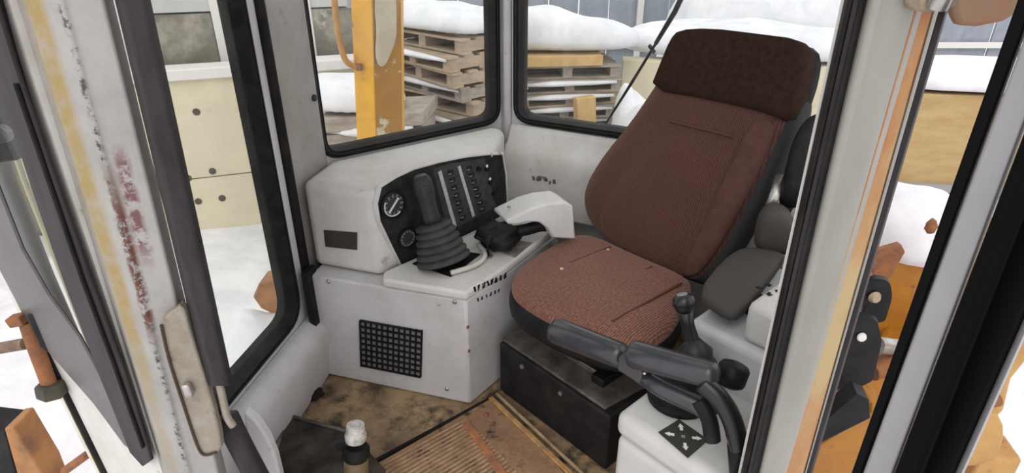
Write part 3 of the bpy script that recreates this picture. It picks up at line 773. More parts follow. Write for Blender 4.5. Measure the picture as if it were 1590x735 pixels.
# black arrow symbol on the switch box front
sc = atz(1194, 450, .712)
for k in range(4):
    t = k * math.pi / 2 + .5
    d = U * math.cos(t) + B * math.sin(t); e_ = UP.cross(d)
    q = sc + d * .014
    mk('arrow_symbol', ext([q - e_ * .004, q + e_ * .004, q + e_ * .004 + d * .008, q + e_ * .009 + d * .008, q + d * .018, q - e_ * .009 + d * .008, q - e_ * .004 + d * .008], UP * .0012), BLACK, lc)
# decal with four arrows on the lid
dq = P([(1022, 672), (1054, 652), (1100, 684), (1068, 712)], .4525)
dc = mk('arrow_decal', ext(dq, UP * .0015), mat('olive_black_decal', (.045, .045, .038), .4), lc, label='black decal with four white arrows')
cc = sum(dq, V((0, 0, 0))) / 4
for k in range(4):
    d = (dq[k] - cc).normalized(); e_ = UP.cross(d); q = cc + d * .020 + UP * .0016; w0 = .0035
    mk('decal_arrow', ext([q - e_ * w0, q + e_ * w0, q + e_ * w0 + d * .012, q + e_ * .007 + d * .010, q + d * .022, q - e_ * .007 + d * .010, q - e_ * w0 + d * .012], UP * .001), WHITEP, dc)
mk('decal_arrow', ext([cc + UP * .0016 + (d * .006) for d in (U, B, -U, -B)], UP * .001), GREYP, dc)
# armrest pad
ar = thing('armrest', atz(1140, 450, .60), 'dark grey vinyl armrest pad on the left console beside the seat', 'armrest')
ap = P([(1082, 456), (1112, 482), (1140, 494), (1162, 478), (1216, 408), (1218, 396), (1180, 388), (1150, 388), (1120, 408)], .655)
g, _ = pad([p - UP * .02 for p in ap], UP, .032, .008, 1, .06)
mk('armrest_pad', g, ARM, ar, smooth=True)
mk('armrest_bracket', col([xy(ap[1] + B * .12 + U * .01, 0), xy(ap[1] + B * .12 + U * .06, 0), xy(ap[1] + B * .18 + U * .06, 0), xy(ap[1] + B * .18 + U * .01, 0)], .601, .64), BLACK, ar)
# folded-up belt/arm upright behind it
up = thing('folded_armrest', atz(1200, 395, .62), 'black folded-up armrest with grey rounded hinge cover behind the armrest pad', 'armrest')
YU = 1.62
cov = [aty(x, y, YU) for x, y in ((1168, 392), (1172, 350), (1184, 326), (1204, 320), (1226, 332), (1236, 360), (1238, 396), (1200, 402))]
g, _ = pad([p + V((.02, .05, 0)) for p in cov], V((-.35, -.9, .1)), .07, .02, 2, .15)
mk('hinge_cover', g, ARM, up, smooth=True)
bl = [aty(x, y, YU + .06) for x, y in ((1204, 330), (1216, 280), (1228, 230), (1246, 196), (1268, 180), (1290, 186), (1285, 240), (1262, 330))]
g, _ = pad([p + V((.02, .05, 0)) for p in bl], V((-.35, -.9, .1)), .05, .015, 2, .12)
mk('upright_pad', g, BLACK, up, smooth=True)
mk('hinge_stem', tube([aty(1196, 322, YU + .06), aty(1204, 300, YU + .08), aty(1212, 275, YU + .12)], .016, 10), CHROME, up, smooth=True)
q = xy(aty(1205, 395, YU + .08), .60)
mk('support_arm', tube(smooth_line([q - UP * .002, q + UP * .08, aty(1206, 345, YU + .10), aty(1232, 300, YU + .13)]), .022, 10), BLACK, up, smooth=True)
JBLK = mat('glossy_black_plastic', (.010, .010, .011), .3, spec=.5)
# left joystick: knob, shaft and gaiter
jl = thing('pilot_joystick', atz(1055, 612, .453), 'black ball-topped joystick with gaiter on the left console', 'joystick')
jb = atz(1054, 618, .453)
mk('joystick_disc', lathe([(.078, 0), (.078, .012), (.068, .022), (.05, .026)], jb, UP, 28), BLACK, jl, smooth='auto')
sh0 = aty(1082, 560, 1.20); sh1 = aty(1068, 505, 1.24); sh2 = aty(1062, 470, 1.25)
g0 = aty(1086, 600, 1.19); g1 = aty(1076, 528, 1.215); gl = (g1 - g0).length
mk('gaiter', lathe([(.046, 0), (.052, gl * .18), (.045, gl * .3), (.050, gl * .48), (.041, gl * .6), (.043, gl * .76), (.028, gl * .9), (.018, gl)], g0, g1 - g0, 20), mat('gaiter_rubber', (.016, .016, .017), .45, spec=.4), jl, smooth=True)
mk('gaiter_foot', tube([jb + UP * .075, g0 + (g1 - g0) * .1], [.05, .04], 14), BLACK, jl, smooth='auto')
mk('shaft', tube([aty(1084, 572, 1.20), sh0, aty(1074, 530, 1.22), sh1, sh2], [.024, .022, .020, .016, .020], 12), JBLK, jl, smooth=True)
mk('knob', lathe([(.014, -.026), (.022, -.018), (.029, 0), (.025, .014), (.016, .020)], sh2, (sh2 - sh0), 18), JBLK, jl, smooth=True)
mk('knob_cap', lathe([(.013, 0), (.012, .003)], sh2 + (sh2 - sh0).normalized() * .0195, (sh2 - sh0), 14), GREYP, jl)
# safety bar: two grey grips across the seat entrance
sf = thing('safety_lever', aty(1110, 650, 1.02), 'dark grey safety bar with two grips reaching across in front of the seat', 'lever')
GR = mat('grip_vinyl', (.036, .037, .044), .27, col2=(.026, .026, .03), scale=14, spec=.6)
mk('front_grip', capsule(aty(858, 512, 1.34), aty(972, 556, 1.17), .036, .032, 18), GR, sf, smooth=True)
mk('rear_grip', capsule(aty(976, 548, 1.14), aty(1116, 586, 1.0), .033, .029, 18), GR, sf, smooth=True)
mk('grip_joint', cbox(aty(984, 570, 1.13), V((.024, -.022, -.004)), V((.013, .015, 0)), V((0, 0, .020))), mat('joint_steel', (.075, .075, .078), .35, .3), sf, bevel=.005)
mk('joint_screw', lathe([(.004, 0), (.003, .003)], aty(1001, 580, 1.085), (-.4, -.9, .3), 8), CHROME, sf)
mk('under_bar', tube([aty(992, 582, 1.12), aty(1030, 605, 1.08), aty(1084, 630, 1.02), aty(1108, 650, .995)], [.020, .022, .022, .018], 12), GR, sf, smooth=True)
mk('fork_arm', tube(smooth_line([aty(1092, 596, 1.0), aty(1118, 618, .975), aty(1138, 652, .955), aty(1148, 696, .94)]), .021, 12), JBLK, sf, smooth=True)
mk('fork_arm', tube(smooth_line([aty(1086, 622, 1.01), aty(1102, 650, .985), aty(1106, 684, .97)]), .018, 12), BLACK, sf, smooth=True)
mk('hub', lathe([(.020, 0), (.030, .006), (.033, .012), (.033, .044), (.028, .052), (.016, .056)], aty(1130, 600, 1.04), (.3, .3, 1), 16), BLACK, sf, smooth=True)
mk('pivot_post', tube([aty(1146, 690, .945), aty(1150, 760, .95), xy(aty(1150, 760, .95), .478)], .022, 12), BLACK, sf, smooth=True)

# ================================================================== floor fittings
fm = thing('floor_mat', (0, 1.35, 0), 'rust-brown ribbed rubber floor mat in front of the seat box', 'mat')
m0, m1, m2 = atz(578, 724, 0), atz(766, 621, 0), atz(888, 737, 0)
mu = (m1 - m0).normalized(); mv = (m2 - m1).normalized()
mq = [m0 - mu * .35, m1, m1 + mv * .95, m0 - mu * .35 + mv * .95]
mq[3] = V((-.4, .98, 0)); mq[0] = V((-.62, 1.22, 0)); mq[2] = V((.32, 1.12, 0))
mk('mat_sheet', ext([xy(p, .001) for p in mq], (0, 0, .012)), MATM, fm, bevel=.003)
gs = []
for i in range(26):
    o_ = m0 - mu * .02 + mv * (.03 + i * .0155)
    gs.append(obox(xy(o_ - mu * .10, .013), mu * (.46 if i < 20 else .4), mv * .006, UP * .004))
mk('mat_rib', join(gs), RIBM, fm, kind='stuff')
mk('rust_strip', obox(xy(atz(716, 662, 0), .0125), (atz(770, 740, 0) - atz(716, 662, 0)) * 1.4, mu * .03, UP * .007), ORANGE, fm, bevel=.003)
mk('edge_strip', obox(xy(m1 + mu * -.004, .0125), mv * .52, -mu * .018, UP * .009), EDGEM, fm, bevel=.003)
mk('edge_strip', obox(xy(m1 + mu * .020, .0125), mv * .52, -mu * .010, UP * .012), RIBM, fm, bevel=.003)
for px, py in ((738, 677), (755, 645), (772, 632)):
    mk('rivet', blob(atz(px, py, .014), (.010, .010, .006), 10, 6, .3, 2, px), RUST, fm, smooth=True)
mk('seam_strip', obox(xy(m0 - mu * .0, .001), mu * ((m1 - m0).length), -mv * .014, UP * .006), RUBBER, fm)
# dark pedal plate with lever stub
pp_ = thing('pedal_plate', atz(490, 700, 0), 'dark worn pedal plate on the floor below the front window', 'pedal')
pz = .055
pq = P([(446, 646), (548, 674), (598, 728), (610, 800), (400, 800), (424, 716)], pz)
mk('tread', ext(pq, (0, 0, -.014)), mat('dark_tread', (.022, .018, .016), .6, col2=(.075, .06, .048), scale=10, bump=.4, bscale=40), pp_, bevel=.004)
mk('tread_edge', tube([pq[0] + UP * .003, pq[1] + UP * .003], .006, 8), DUSTY, pp_, smooth=True)
mk('tread_edge', tube([pq[0] + UP * .003, pq[5] + UP * .003], .006, 8), DUSTY, pp_, smooth=True)
for f_ in (pq[0], pq[1]):
    mk('stand_off', lathe([(.012, 0), (.012, pz - .013)], xy(lerp(f_, sum(pq, V((0, 0, 0))) / 6, .15), 0.0005), UP, 10), DKBOX, pp_)
ps = thing('lever_stub', atz(555, 715, 0), 'brown lever post with a white ringed cap by the pedal plate', 'lever')
q = aty(554, 760, 1.24); t_ = aty(552, 664, 1.27)
ax = (t_ - q)
mk('post_tube', tube([q - ax * .9, q, lerp(q, t_, .55)], .034, 18), BRASS, ps, smooth='auto')
mk('rubber_collar', lathe([(.034, 0), (.038, .01), (.038, .03), (.030, .04)], lerp(q, t_, .52), ax, 18), RUBBER, ps, smooth='auto')
mk('white_cap', lathe([(.028, 0), (.030, .018), (.022, .030), (.026, .034), (.024, .05), (.010, .054)], lerp(q, t_, .80), ax, 18), mat('scuffed_white_cap', (.62, .60, .56), .4, col2=(.3, .28, .25), scale=40), ps, smooth='auto')
mk('side_lug', cbox(lerp(q, t_, .72) + V((-.035, 0, 0)), V((.02, 0, .006)), V((0, .008, 0)), V((-.004, 0, .014))), BLACK, ps, bevel=.003)
# debris by the front wall
tag(mk('dirt_clump', blob(atz(488, 612, .012), (.03, .035, .016), 14, 8, .5, 2, 5, floor=.0005), mat('black_dirt', (.02, .017, .015), .9), smooth=True), 'black clump of dirt on the floor by the console corner', 'dirt')

# ================================================================== the yard outside
GZ = -1.2
n = 70; vs = []; fs = []
for i in range(n + 1):
    for j in range(n + 1):
        x = -14 + 28 * i / n; y = -3 + 28 * j / n
        far = min(1, max(0, (y - 2.5) / 2))
        vs.append(V((x, y, GZ - .05 + far * (.10 * noise.noise(V((x * .5, y * .5, 1))) + .05 * noise.noise(V((x * 1.7, y * 1.7, 4)))))))
for i in range(n):
    for j in range(n): fs.append((i * (n + 1) + j, (i + 1) * (n + 1) + j, (i + 1) * (n + 1) + j + 1, i * (n + 1) + j + 1))
mk('ground', (vs, fs), SNOW, smooth=True, kind='structure', label='snow-covered yard')

# cream concrete wall with form-tie holes
wa, wb = V((-4.3, 5.05, GZ)), V((-1.45, 6.093, GZ))
wd = (wb - wa).normalized(); wn = V((wd.y, -wd.x, 0))
cw = thing('concrete_wall', wa, 'cream concrete yard wall with form-tie holes seen through the front window', 'wall')
L_ = (wb - wa).length; npan = 3; ph = 1.50
for i in range(npan):
    for k in range(2):
        z0 = GZ - .1 if k == 0 else GZ + .57; z1 = GZ + .56 if k == 0 else GZ + ph
        s0_ = L_ * i / npan + .006; s1_ = L_ * (i + 1) / npan - .006
        mk('concrete_panel', obox(xy(wa + wd * s0_, z0), wd * (s1_ - s0_), -wn * .2, UP * (z1 - z0)), CONC, cw, bevel=.004)
mk('wall_core', obox(xy(wa, GZ - .1) - wn * .012, wd * L_, -wn * .17, UP * (ph + .09)), DARKHOLE, cw)
for px, py in ((305, 174), (387, 190), (330, 266), (292, 277), (345, 308), (308, 313), (262, 168)):
    q = onp(px, py, wa, wn)
    mk('tie_hole', lathe([(.034, 0), (.034, .003), (.024, .0035)], q - wn * .001, wn, 12), DARKHOLE, cw)  # raised dark discs, the shade inside the holes put into their colour
mk('wall_coping', obox(xy(wa + wn * .04, GZ + ph), wd * L_, -wn * .28, UP * .10), FRAMEW, cw, bevel=.01)
# glazed shed on top of / behind the wall
sh = thing('glazed_shed', xy(wa - wn * .5, GZ), 'dull glazed shed with white frames standing behind the cream wall', 'building')
sa = wa - wn * .55
mk('shed_wall', obox(xy(sa - wd * 1.5, GZ), wd * 4.5, -wn * .2, UP * 2.0), BUILD, sh)
mk('shed_fascia', obox(xy(sa + wn * .03 - wd * 1.5, GZ + 2.02), wd * 4.5, -wn * .2, UP * 1.2), mat('pale_shed_panel', (.52, .52, .51), .6, col2=(.42, .42, .41), scale=1.2), sh)
sp = (onp(343, 50, sa, wn) - sa).dot(wd)
for i in range(-2, 2):
    s_ = sp + i * .80
    mk('window_pane', obox(xy(sa + wd * (s_ + .06) + wn * .005, GZ + 1.50), wd * .68, wn * .012, UP * .50), PANE, sh)
    mk('window_post', obox(xy(sa + wd * (s_ - .05) + wn * .004, GZ + 1.45), wd * .11, wn * .05, UP * 1.2), FRAMEW, sh, bevel=.005)

# snow-topped rear wall and fence
ra, rb = V((1.25, 7.1, GZ)), V((7.2, 6.2, GZ))
rdir = (rb - ra).normalized(); rnn = V((rdir.y, -rdir.x, 0))
rw = thing('ochre_wall', ra, 'ochre concrete wall capped with thick snow behind the seat', 'wall')
Lr = (rb - ra).length
for i in range(4):
    mk('wall_panel', obox(xy(ra + rdir * (Lr * i / 4 + .008), GZ - .1), rdir * (Lr / 4 - .016), -rnn * .3, UP * (1.22 if i > 1 else 1.48)), CONC2 if i > 1 else CONC, rw, bevel=.006)
mk('wall_ledge', obox(xy(ra + rdir * 2.6 + rnn * .06, GZ + .02), rdir * (Lr - 2.6), -rnn * .07, UP * .09), mat('grey_ledge', (.32, .31, .30), .8), rw)
def snowcap(name, plan, z, h, parent, seed=0., m=SNOW):
    c = sum((V(p) for p in plan), V((0, 0, 0))) / len(plan)
    pts = smooth_loop([xy(p, z) for p in plan], 2); k = len(pts); vs = []; fs = []
    rows = [(1, 0), (1.04, h * .35), (1.0, h * .7), (.86, h * .93), (.6, h * 1.05), (.3, h * 1.1), (.02, h * 1.1)]
    cz = xy(c, z)
    for s, hh in rows:
        for p in pts:
            q = cz + (p - cz) * s
            vs.append(q + UP * (hh * (1 + .35 * noise.noise(q * 1.8 + V((seed, 0, 0))) + .16 * noise.noise(q * 5 + V((0, seed, 0))))))
    for i in range(len(rows) - 1):
        for j in range(k): fs.append((i * k + j, i * k + (j + 1) % k, (i + 1) * k + (j + 1) % k, (i + 1) * k + j))
    fs.append(tuple(range(k))[::-1]); fs.append(tuple((len(rows) - 1) * k + j for j in range(k)))
    return mk(name, (vs, fs), m, parent, smooth=True, subd=1)
snowcap('snow_cap', [ra + rnn * .1 + rdir * 2.6, rb + rnn * .1, rb - rnn * 1.2, ra - rnn * 1.2 + rdir * 2.6], GZ + 1.122, .26, rw, 3)
snowcap('snow_cap', [ra + rnn * .08, ra + rnn * .08 + rdir * 3.2, ra - rnn * 1.4 + rdir * 3.2, ra - rnn * 1.4], GZ + 1.382, .30, rw, 8)
tag(snowcap('snow_heap', [ra - rnn * 1.6 + rdir * .6, ra - rnn * 1.6 + rdir * 3.4, ra - rnn * 4 + rdir * 3.4, ra - rnn * 4 + rdir * .6], GZ - .1, 2.3, None, 12), 'big snow heap piled up beyond the ochre wall', 'snow heap')
# corrugated fence
fe = thing('sheet_fence', (2, 11, GZ), 'blue-grey profiled sheet fence at the far end of the yard', 'fence')
for i in range(26):
    x0 = -3 + i * .52
    mk('fence_sheet', cbox(V((x0 + .25, 11.2 + (i % 2) * .03, GZ + 1.2)), V((.25, 0, 0)), V((0, .02, 0)), V((0, 0, 1.2))), GALV, fe)
for i in range(6):
    mk('fence_post', cbox(V((-2.6 + i * 2.4, 11.12, GZ + 1.25)), V((.05, 0, 0)), V((0, .04, 0)), V((0, 0, 1.25))), FRAMEW, fe)
mk('fence_rail', cbox(V((3.5, 11.14, GZ + .9)), V((6.7, 0, 0)), V((0, .03, 0)), V((0, 0, .05))), FRAMEW, fe)

# pallets
def pallet_parts(parent, o, yaw, m, sx=1.15, sy=.8):
    cu = V((math.cos(yaw), math.sin(yaw), 0)); cv = V((-cu.y, cu.x, 0)); o = V(o)
    for i in range(5):
        mk('top_board', cbox(o + cv * ((i - 2) * sy * .225) + UP * .128, cu * (sx / 2), cv * .055, UP * .011), m, parent)
    for i in range(3):
        mk('stringer', cbox(o + cu * ((i - 1) * (sx / 2 - .06)) + UP * .068, cu * .05, cv * (sy / 2), UP * .048), m, parent)
    for i in range(3):
        mk('bottom_board', cbox(o + cv * ((i - 1) * (sy / 2 - .055)) + UP * .010, cu * (sx / 2), cv * .055, UP * .010), m, parent)
ORD = ['lowest', 'second', 'third', 'fourth', 'fifth', 'sixth', 'seventh', 'eighth', 'ninth', 'tenth', 'eleventh', 'twelfth', 'thirteenth']
def stack(base, count, yaw, label, group, ms, dz=.142, jitter=.06):
    z = base[2]; out = []
    for k in range(count):
        o = V((base[0] + random.uniform(-jitter, jitter), base[1] + random.uniform(-jitter, jitter), z))
        lab = label % ORD[k] if k < count - 1 else label % 'topmost'
        p = thing('wooden_pallet', o, lab, 'pallet', group)
        pallet_parts(p, o, yaw + random.uniform(-.11, .11), ms[k % len(ms)])
        z += dz
        if (k % 2 == 1 or 'rear' in label) and k < count - 1:
            # thin snow lying on the front edge of this layer
            cu = V((math.cos(yaw), math.sin(yaw), 0)); cv = V((-cu.y, cu.x, 0))
            q = o + UP * .104 - cv * .425
            mk('snow_crust', tube([q - cu * .5, q - cu * .2 + UP * .004, q + cu * .2, q + cu * .5], [.03, .055, .045, .03], 8, flat=.55), SNOW, p, smooth=True)
    return z
W2 = mat('grey_pallet_wood', (.40, .35, .30), .9, col2=(.26, .22, .19), scale=6, stretch=(1, 1, 3))
zt = stack((-.60, 6.25, GZ), 13, -.75, '%s wooden pallet up from the snow in the stack beside the yellow boom', 'pallets stacked beside the boom', [WOOD, W2, WOOD, WOOD])
tag(snowcap('snow_mound', [(-1.35, 6.35, 0), (-.9, 5.95, 0), (-.42, 5.55, 0), (-.1, 5.8, 0), (.15, 6.15, 0), (-.3, 6.6, 0), (-.75, 6.9, 0)], zt + .004, .22, None, 21), 'thick snow cap on the pallet stack right of the yellow boom', 'snow')
zt = stack((.5, 7.0, GZ), 10, .18, '%s pallet up from the snow in the timber-topped stack behind the rear window', 'pallets stacked behind the rear window', [W2, WOOD, W2])
# timbers laid on that stack
for i in range(3):
    tag(mk('timber_beam', cbox(V((.40, 6.62 + i * .2, zt + .055)), V((.55, .07, 0)), V((-.011, .085, 0)), V((0, 0, .052))), WOODY, bevel=.005), 'yellow squared timber beam laid across the top of the rear pallet stack', 'timber', 'timbers on the rear stack')
zc = zt + .112
tag(snowcap('snow_mound', [(-.2, 6.66, 0), (.3, 6.60, 0), (1.0, 6.62, 0), (1.45, 6.85, 0), (1.25, 7.5, 0), (.3, 7.6, 0), (-.3, 7.2, 0)], zc, .36, None, 33), 'domed snow cap on the timbers of the rear pallet stack', 'snow')
# split timber blocks leaning at the foot
tag(mk('timber_block', cbox(V((.80, 6.36, GZ + .56)), V((.10, .02, .01)), V((-.02, .05, 0)), V((-.04, .05, .58))), WOODY, bevel=.01), 'short yellow timber block leaning against the rear pallet stack', 'timber')
# low snowy timber pile left of boom
lp_ = thing('timber_pile', (-1.4, 5.3, GZ), 'low snow-covered timber pile left of the yellow boom', 'timber pile')
for k in range(9):
    mk('log_beam', cbox(V((-1.38 + .03 * k, 5.25, GZ + .08 + .15 * k)), V((.42, -.12 + .03 * k, 0)), V((.03, .3, 0)), V((0, 0, .06))), W2, lp_, bevel=.01)
    if k % 2: mk('snow_layer', blob(V((-1.38 + .02 * k, 5.05, GZ + .15 + .15 * k)), (.40, .18, .05), 16, 8, .3, 2, k), SNOW, lp_, smooth=True)
snowcap('snow_cap', [(-1.85, 5.0, 0), (-1.4, 4.85, 0), (-.95, 4.9, 0), (-.9, 5.4, 0), (-1.4, 5.6, 0), (-1.85, 5.5, 0)], GZ + 1.35, .22, lp_, 40)
tag(snowcap('snow_drift', [(-.8, 4.6, 0), (-.2, 4.4, 0), (.6, 4.7, 0), (.7, 5.3, 0), (-.1, 5.45, 0), (-.75, 5.4, 0)], GZ - .05, .42, None, 50), 'snow drift in front of the pallet stacks', 'snow')
tag(snowcap('snow_drift', [(1.0, 6.2, 0), (1.0, 5.6, 0), (1.25, 5.2, 0), (1.55, 5.6, 0), (1.5, 6.5, 0), (1.15, 6.6, 0)], GZ - .05, 1.3, None, 57), 'sloping snow bank right of the rear pallet stack', 'snow')

# yellow boom beside the cab, with hydraulic pipe
bo_ = thing('boom', (-.72, 3.5, -.6), 'yellow steel boom with a worn ochre side standing beyond the side window', 'boom')
q0, q1 = V((-.80, 3.40, 0)), V((-.705, 3.32, 0)); q2 = V((-.545, 3.42, 0)); q3 = V((-.62, 3.75, 0))
lean = V((.055, 0, 0))
def bcol(pl, z0, z1): return prism([xy(p, z0) - lean * ((1.2 - z0) / .8) for p in pl], [xy(p, z1) - lean * ((1.2 - z1) / .8) for p in pl])
q0 = aty(545, 0, 3.42); q1 = aty(577, 0, 3.34); q2 = aty(623, 0, 3.46)
q3 = q2 + V((-.05, .4, 0)); q4 = q0 + V((.0, .3, 0))
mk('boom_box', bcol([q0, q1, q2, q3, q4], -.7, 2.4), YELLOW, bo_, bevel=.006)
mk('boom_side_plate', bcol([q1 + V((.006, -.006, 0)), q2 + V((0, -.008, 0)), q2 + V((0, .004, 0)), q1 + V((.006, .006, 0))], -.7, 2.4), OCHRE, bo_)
bsn_ = V(((q2 - q1).y, -(q2 - q1).x, 0)).normalized()
if bsn_.y > 0: bsn_ = -bsn_
patch = Pn([(584, -40), (612, -30), (616, 20), (615, 62), (606, 84), (598, 102), (588, 104), (582, 84), (585, 50), (581, 10)], q1 + bsn_ * .012, bsn_)
mk('peeled_patch', ext(smooth_loop(patch, 1), bsn_ * .0015), mat('bare_pale_primer', (.52, .46, .35), .7, col2=(.42, .36, .26), scale=7), bo_)
pts = smooth_line([aty(516, -60, 3.35), aty(521, 30, 3.35), aty(530, 80, 3.35), aty(540, 100, 3.36), aty(556, 104, 3.38)])
mk('hydraulic_pipe', tube(pts, .016, 10), mat('brown_orange_pipe', (.50, .26, .08), .5, col2=(.35, .16, .05), scale=12), bo_, smooth=True)
mk('pipe_clamp', cbox(aty(557, 104, 3.37), V((.016, -.008, 0)), V((.005, .01, 0)), V((0, 0, .02))), RUST, bo_, bevel=.004)
mk('boom_foot', bcol([q0 + V((-.2, -.1, 0)), q2 + V((.2, -.1, 0)), q2 + V((.2, .5, 0)), q0 + V((-.2, .5, 0))], -1.2, -.69), YELLOW, bo_, bevel=.02)

# snow-covered track guard seen low through the front window
tg = thing('track_guard', aty(420, 500, 2.3), 'rusty orange bracket and snow-covered track guard below the front window', 'track guard')
tg_ = tg.location
mk('guard_plate', cbox(aty(390, 590, 2.3) + V((0, .1, -.08)), V((.28, .16, .0)), V((-.12, .25, 0)), V((0, 0, .10))), RUST, tg, bevel=.02)
mk('guard_bracket', ext([aty(x, y, 2.45) for x, y in ((392, 462), (402, 440), (436, 432), (470, 470), (470, 500), (430, 492), (405, 480))], (0, .12, 0)), mat('orange_brown_steel', (.42, .2, .07), .7, col2=(.22, .1, .05), scale=9), tg, bevel=.01)
mk('guard_snow', blob(aty(398, 548, 2.3) + V((0, .05, -.06)), (.20, .22, .22), 28, 14, .2, 1.5, 2.2), SNOW, tg, smooth=True)

# machine parts seen between door post and open door
ms = thing('machine_body', (1.55, 2.1, GZ), 'yellow machine housing capped with snow beside the rear door post', 'machine body')
mk('housing', obox(V((1.18, 1.62, GZ)), V((.42, -.02, 0)), V((.6, .8, 0)), UP * 1.18), MACHY, ms, bevel=.02)
tk = [aty(1362, 400, 2.2), aty(1462, 405, 2.1)]
mk('tank', obox(xy(tk[0], -.1), xy(tk[1], 0) - xy(tk[0], 0) + V((.3, 0, 0)), V((.3, .5, 0)), UP * (tk[0].z + .1)), MACHY, ms, bevel=.02)
mk('tank_snow', blob((tk[0] + tk[1]) / 2 + V((.10, .22, .02)), (.24, .26, .20), 28, 14, .12, 1.5, 9.0, floor=tk[0].z - .01), SNOW, ms, smooth=True)
mk('rust_plate', ext([aty(x, y, 2.05) for x, y in ((1358, 392), (1400, 380), (1406, 392), (1384, 430), (1372, 440), (1350, 420))], (0, .03, 0)), RUST, ms, bevel=.004)
mk('rust_knob', blob(aty(1446, 352, 2.0), (.02, .02, .03), 12, 8, .3, 2, 1), RUST, ms, smooth=True)
lt = thing('latch_bracket', aty(1345, 520, 1.2), 'black steel latch brackets with bolts on the machine side', 'bracket')
mk('bracket_ear', ext(fillet([aty(x, y, 1.28) for x, y in ((1335, 505), (1344, 448), (1352, 432), (1382, 436), (1386, 462), (1374, 500))], [0, .01, .02, .02, .02, .01]), (0.008, .02, 0)), BLACK, lt, bevel=.002)
mk('ear_bolt', lathe([(.016, 0), (.014, .004), (.010, .010)], aty(1358, 462, 1.275), (0, -1, 0), 14), mat('brass_bolt', (.42, .33, .22), .4, .5), lt, smooth='auto')
mk('bracket_plate', ext(fillet([aty(x, y, 1.22) for x, y in ((1296, 606), (1316, 505), (1330, 490), (1362, 496), (1370, 530), (1356, 592), (1340, 600))], [0, .01, .01, .02, .02, .01, 0]), (.008, .02, 0)), DKBOX, lt, bevel=.002)
mk('plate_bolt', lathe([(.012, 0), (.010, .004)], aty(1338, 524, 1.215), (0, -1, .2), 14), WHITEP, lt)
mk('hinge_pin', tube([aty(1362, 536, 1.3), aty(1395, 540, 1.32)], .022, 12), CHROME, lt, smooth='auto')
mk('hinge_knuckle', tube([aty(1352, 575, 1.3), aty(1396, 560, 1.32)], .03, 12), RUST, lt, smooth='auto')
bs = thing('side_step', aty(1300, 660, 1.15), 'black diagonal step bar over a yellow machine plate beside the door', 'step')
mk('step_bar', ext([aty(x, y, 1.12) for x, y in ((1252, 700), (1258, 672), (1330, 612), (1350, 622), (1352, 650))], (.01, .05, 0)), BLACK, bs, bevel=.003)
mk('yellow_plate', ext([aty(x, y, 1.2) for x, y in ((1240, 800), (1250, 705), (1356, 640), (1350, 800))], (.02, .04, 0)), MACHY, bs, bevel=.004)
mk('snow_on_step', blob(aty(1320, 628, 1.34), (.06, .06, .035), 18, 8, .2, 2, 4), SNOW, bs, smooth=True)
mk('yellow_elbow', tube(smooth_line([aty(1300, 600, 1.3), aty(1330, 596, 1.3), aty(1350, 612, 1.28), aty(1352, 650, 1.27)]), .018, 10), MACHY, bs, smooth=True)
# ochre casting beyond the open door
ct = thing('lug_casting', aty(1540, 650, 1.25), 'rust-streaked ochre casting with a thick lug beyond the open door', 'casting')
OC = mat('ochre_casting', (.52, .30, .10), .65, col2=(.40, .20, .06), scale=7, col3=(.18, .08, .04), scale3=14, lo3=.6, hi3=.7)
mk('casting_arm', ext([aty(x, y, 1.2) for x, y in ((1640, 380), (1530, 590), (1500, 640), (1510, 680), (1560, 640), (1572, 590), (1660, 480))], (.02, .08, 0)), OC, ct, bevel=.012)
mk('casting_lug', ext(smooth_loop([aty(x, y, 1.17) for x, y in ((1478, 735), (1492, 690), (1510, 648), (1548, 640), (1562, 670), (1550, 712), (1520, 724), (1490, 726))], 1), (.02, .10, 0)), OC, ct, bevel=.012)
q = aty(1520, 715, 1.20)
mk('casting_stem', obox(xy(q, GZ), V((.12, 0, 0)), V((.02, .1, 0)), UP * (q.z - GZ)), OC, ct, bevel=.01)
mk('lug_pin', tube([aty(1512, 628, 1.17), aty(1548, 620, 1.18)], .018, 10), RUST, ct, smooth='auto')

# ------------------------------------------------------------------ things outside the front panel
bt = thing('mirror_bolt', aty(75, 560, 1.25), 'rusty clamp with big hex bolt and rod on the outer edge of the front panel', 'bolt')
hx = aty(80, 606, 1.22); axd = (aty(60, 500, 1.25) - hx).normalized()
mk('hex_head', lathe([(.030, 0), (.034, .004), (.034, .034), (.028, .04)], hx - axd * .018, axd, 6), mat('green_black_bolt', (.05, .055, .045), .5, col2=(.1, .08, .05), scale=20), bt, bevel=.002)
mk('bolt_shank', tube([hx, aty(48, 520, 1.24), aty(42, 500, 1.245)], .018, 12), RUST, bt, smooth='auto')
mk('clamp_lug', cbox(aty(28, 497, 1.235), V((.018, 0, .004)), V((0, .015, 0)), V((-.003, 0, .012))), RUST, bt, bevel=.003)
mk('clamp_rod', tube([aty(-40, 548, 1.3), aty(40, 534, 1.26)], .015, 10), mat('dark_rust_rod', (.14, .09, .06), .7, col2=(.24, .16, .1), scale=20), bt, smooth='auto')
mk('clamp_plate', ext([aty(x, y, 1.21) for x, y in ((40, 490), (58, 486), (84, 540), (80, 552), (62, 540))], (0, .015, 0)), BLACK, bt, bevel=.003)
mi = thing('mirror_mount', aty(10, 180, 1.3), 'dark mirror mount with grey bracket at the outer side of the front panel', 'mirror')
mk('mount_box', ext([aty(x, y, 1.35) for x, y in ((-60, 100), (2, 110), (28, 250), (-60, 262))], (0, .06, 0)), BLACK, mi, bevel=.008)
mk('bracket_strap', ext([aty(x, y, 1.30) for x, y in ((-40, 112), (20, 108), (30, 140), (-40, 150))], (0, .02, 0)), DKGREY, mi, bevel=.003)
mk('mount_clip', lathe([(.02, 0), (.02, .02)], aty(8, 206, 1.33), (0, -1, 0), 12), GREYP, mi, smooth='auto')
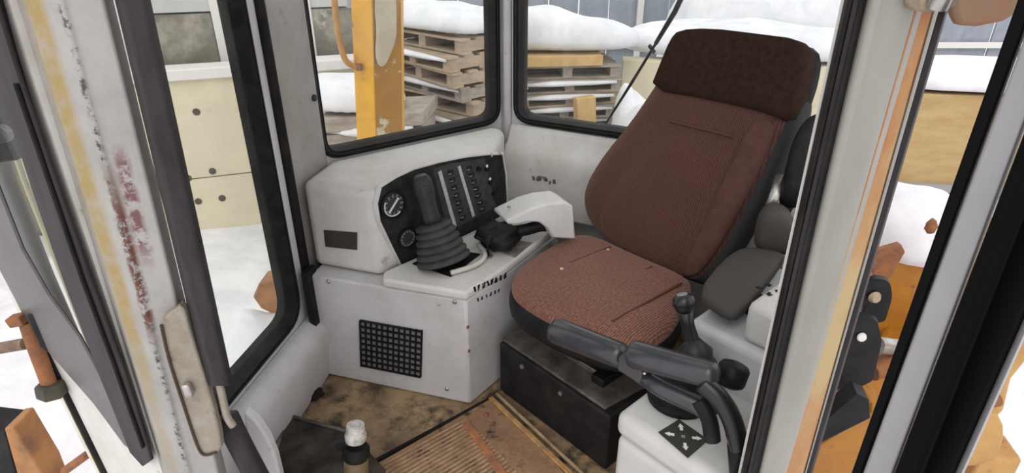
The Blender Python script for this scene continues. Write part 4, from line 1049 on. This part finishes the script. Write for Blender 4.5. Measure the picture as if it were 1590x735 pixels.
mk('mirror_back', ext([aty(x, y, 1.45) for x, y in ((-90, -80), (10, -80), (32, 100), (-90, 104))], (0, .04, 0)), mat('mauve_grey_plastic', (.20, .18, .20), .5), mi, bevel=.008)
ri = thing('handrail', aty(40, 330, 1.5), 'grey handrail with cream lip running down outside the front panel', 'rail')
mk('rail_tube', tube([aty(-30, 150, 1.5), aty(10, 280, 1.48), aty(70, 430, 1.45), aty(140, 590, 1.4)], .022, 12), mat('rail_grey', (.25, .24, .25), .45), ri, smooth=True)
mk('rail_lip', tube([aty(-6, 150, 1.49), aty(38, 280, 1.47), aty(94, 420, 1.44), aty(150, 560, 1.4)], .008, 8), mat('rail_cream', (.6, .56, .36), .6), ri, smooth=True)
# low left corner: black and orange machine edge
le = thing('track_edge', aty(20, 700, 1.6), 'black and orange steel edge of the undercarriage low beside the front panel', 'undercarriage')
mk('black_edge', ext([aty(x, y, 1.55) for x, y in ((-60, 660), (8, 668), (42, 800), (50, 1000), (-60, 1000))], (0, .1, 0)), DKBOX, le, bevel=.006)
mk('orange_edge', ext([aty(x, y, 1.54) for x, y in ((6, 666), (20, 664), (64, 735), (90, 800), (110, 1000), (52, 1000), (44, 800))], (0, .1, 0)), mat('orange_edge_paint', (.42, .2, .07), .7, col2=(.22, .1, .05), scale=9), le, bevel=.006)
mk('rust_rod', tube([aty(100, 732, 1.5), aty(136, 706, 1.48)], .014, 8), RUST, le, smooth='auto')

# rear window wiper
wi = thing('window_wiper', onp(1000, 110, BW0, -outn(BW0, BW1)), 'thin black wiper resting diagonally on the rear window outside', 'wiper')
wn_ = outn(BW0, BW1); wp_ = BW0 + wn_ * .075
mk('wiper_arm', tube(Pn([(1075, -40), (1048, 18), (1018, 68)], wp_, wn_), [.010, .010, .008], 8), BLACK, wi, smooth=True)
mk('wiper_blade', tube(Pn([(1026, 55), (980, 130), (937, 198)], wp_ - wn_ * .006, wn_), [.005, .006, .004], 8), RUBBER, wi, smooth=True)
mk('blade_clip', cbox(onp(1012, 76, wp_, wn_), V((.012, 0, -.014)), V((.006, .006, .004)), V((0, .008, 0))), DKGREY, wi, bevel=.002)
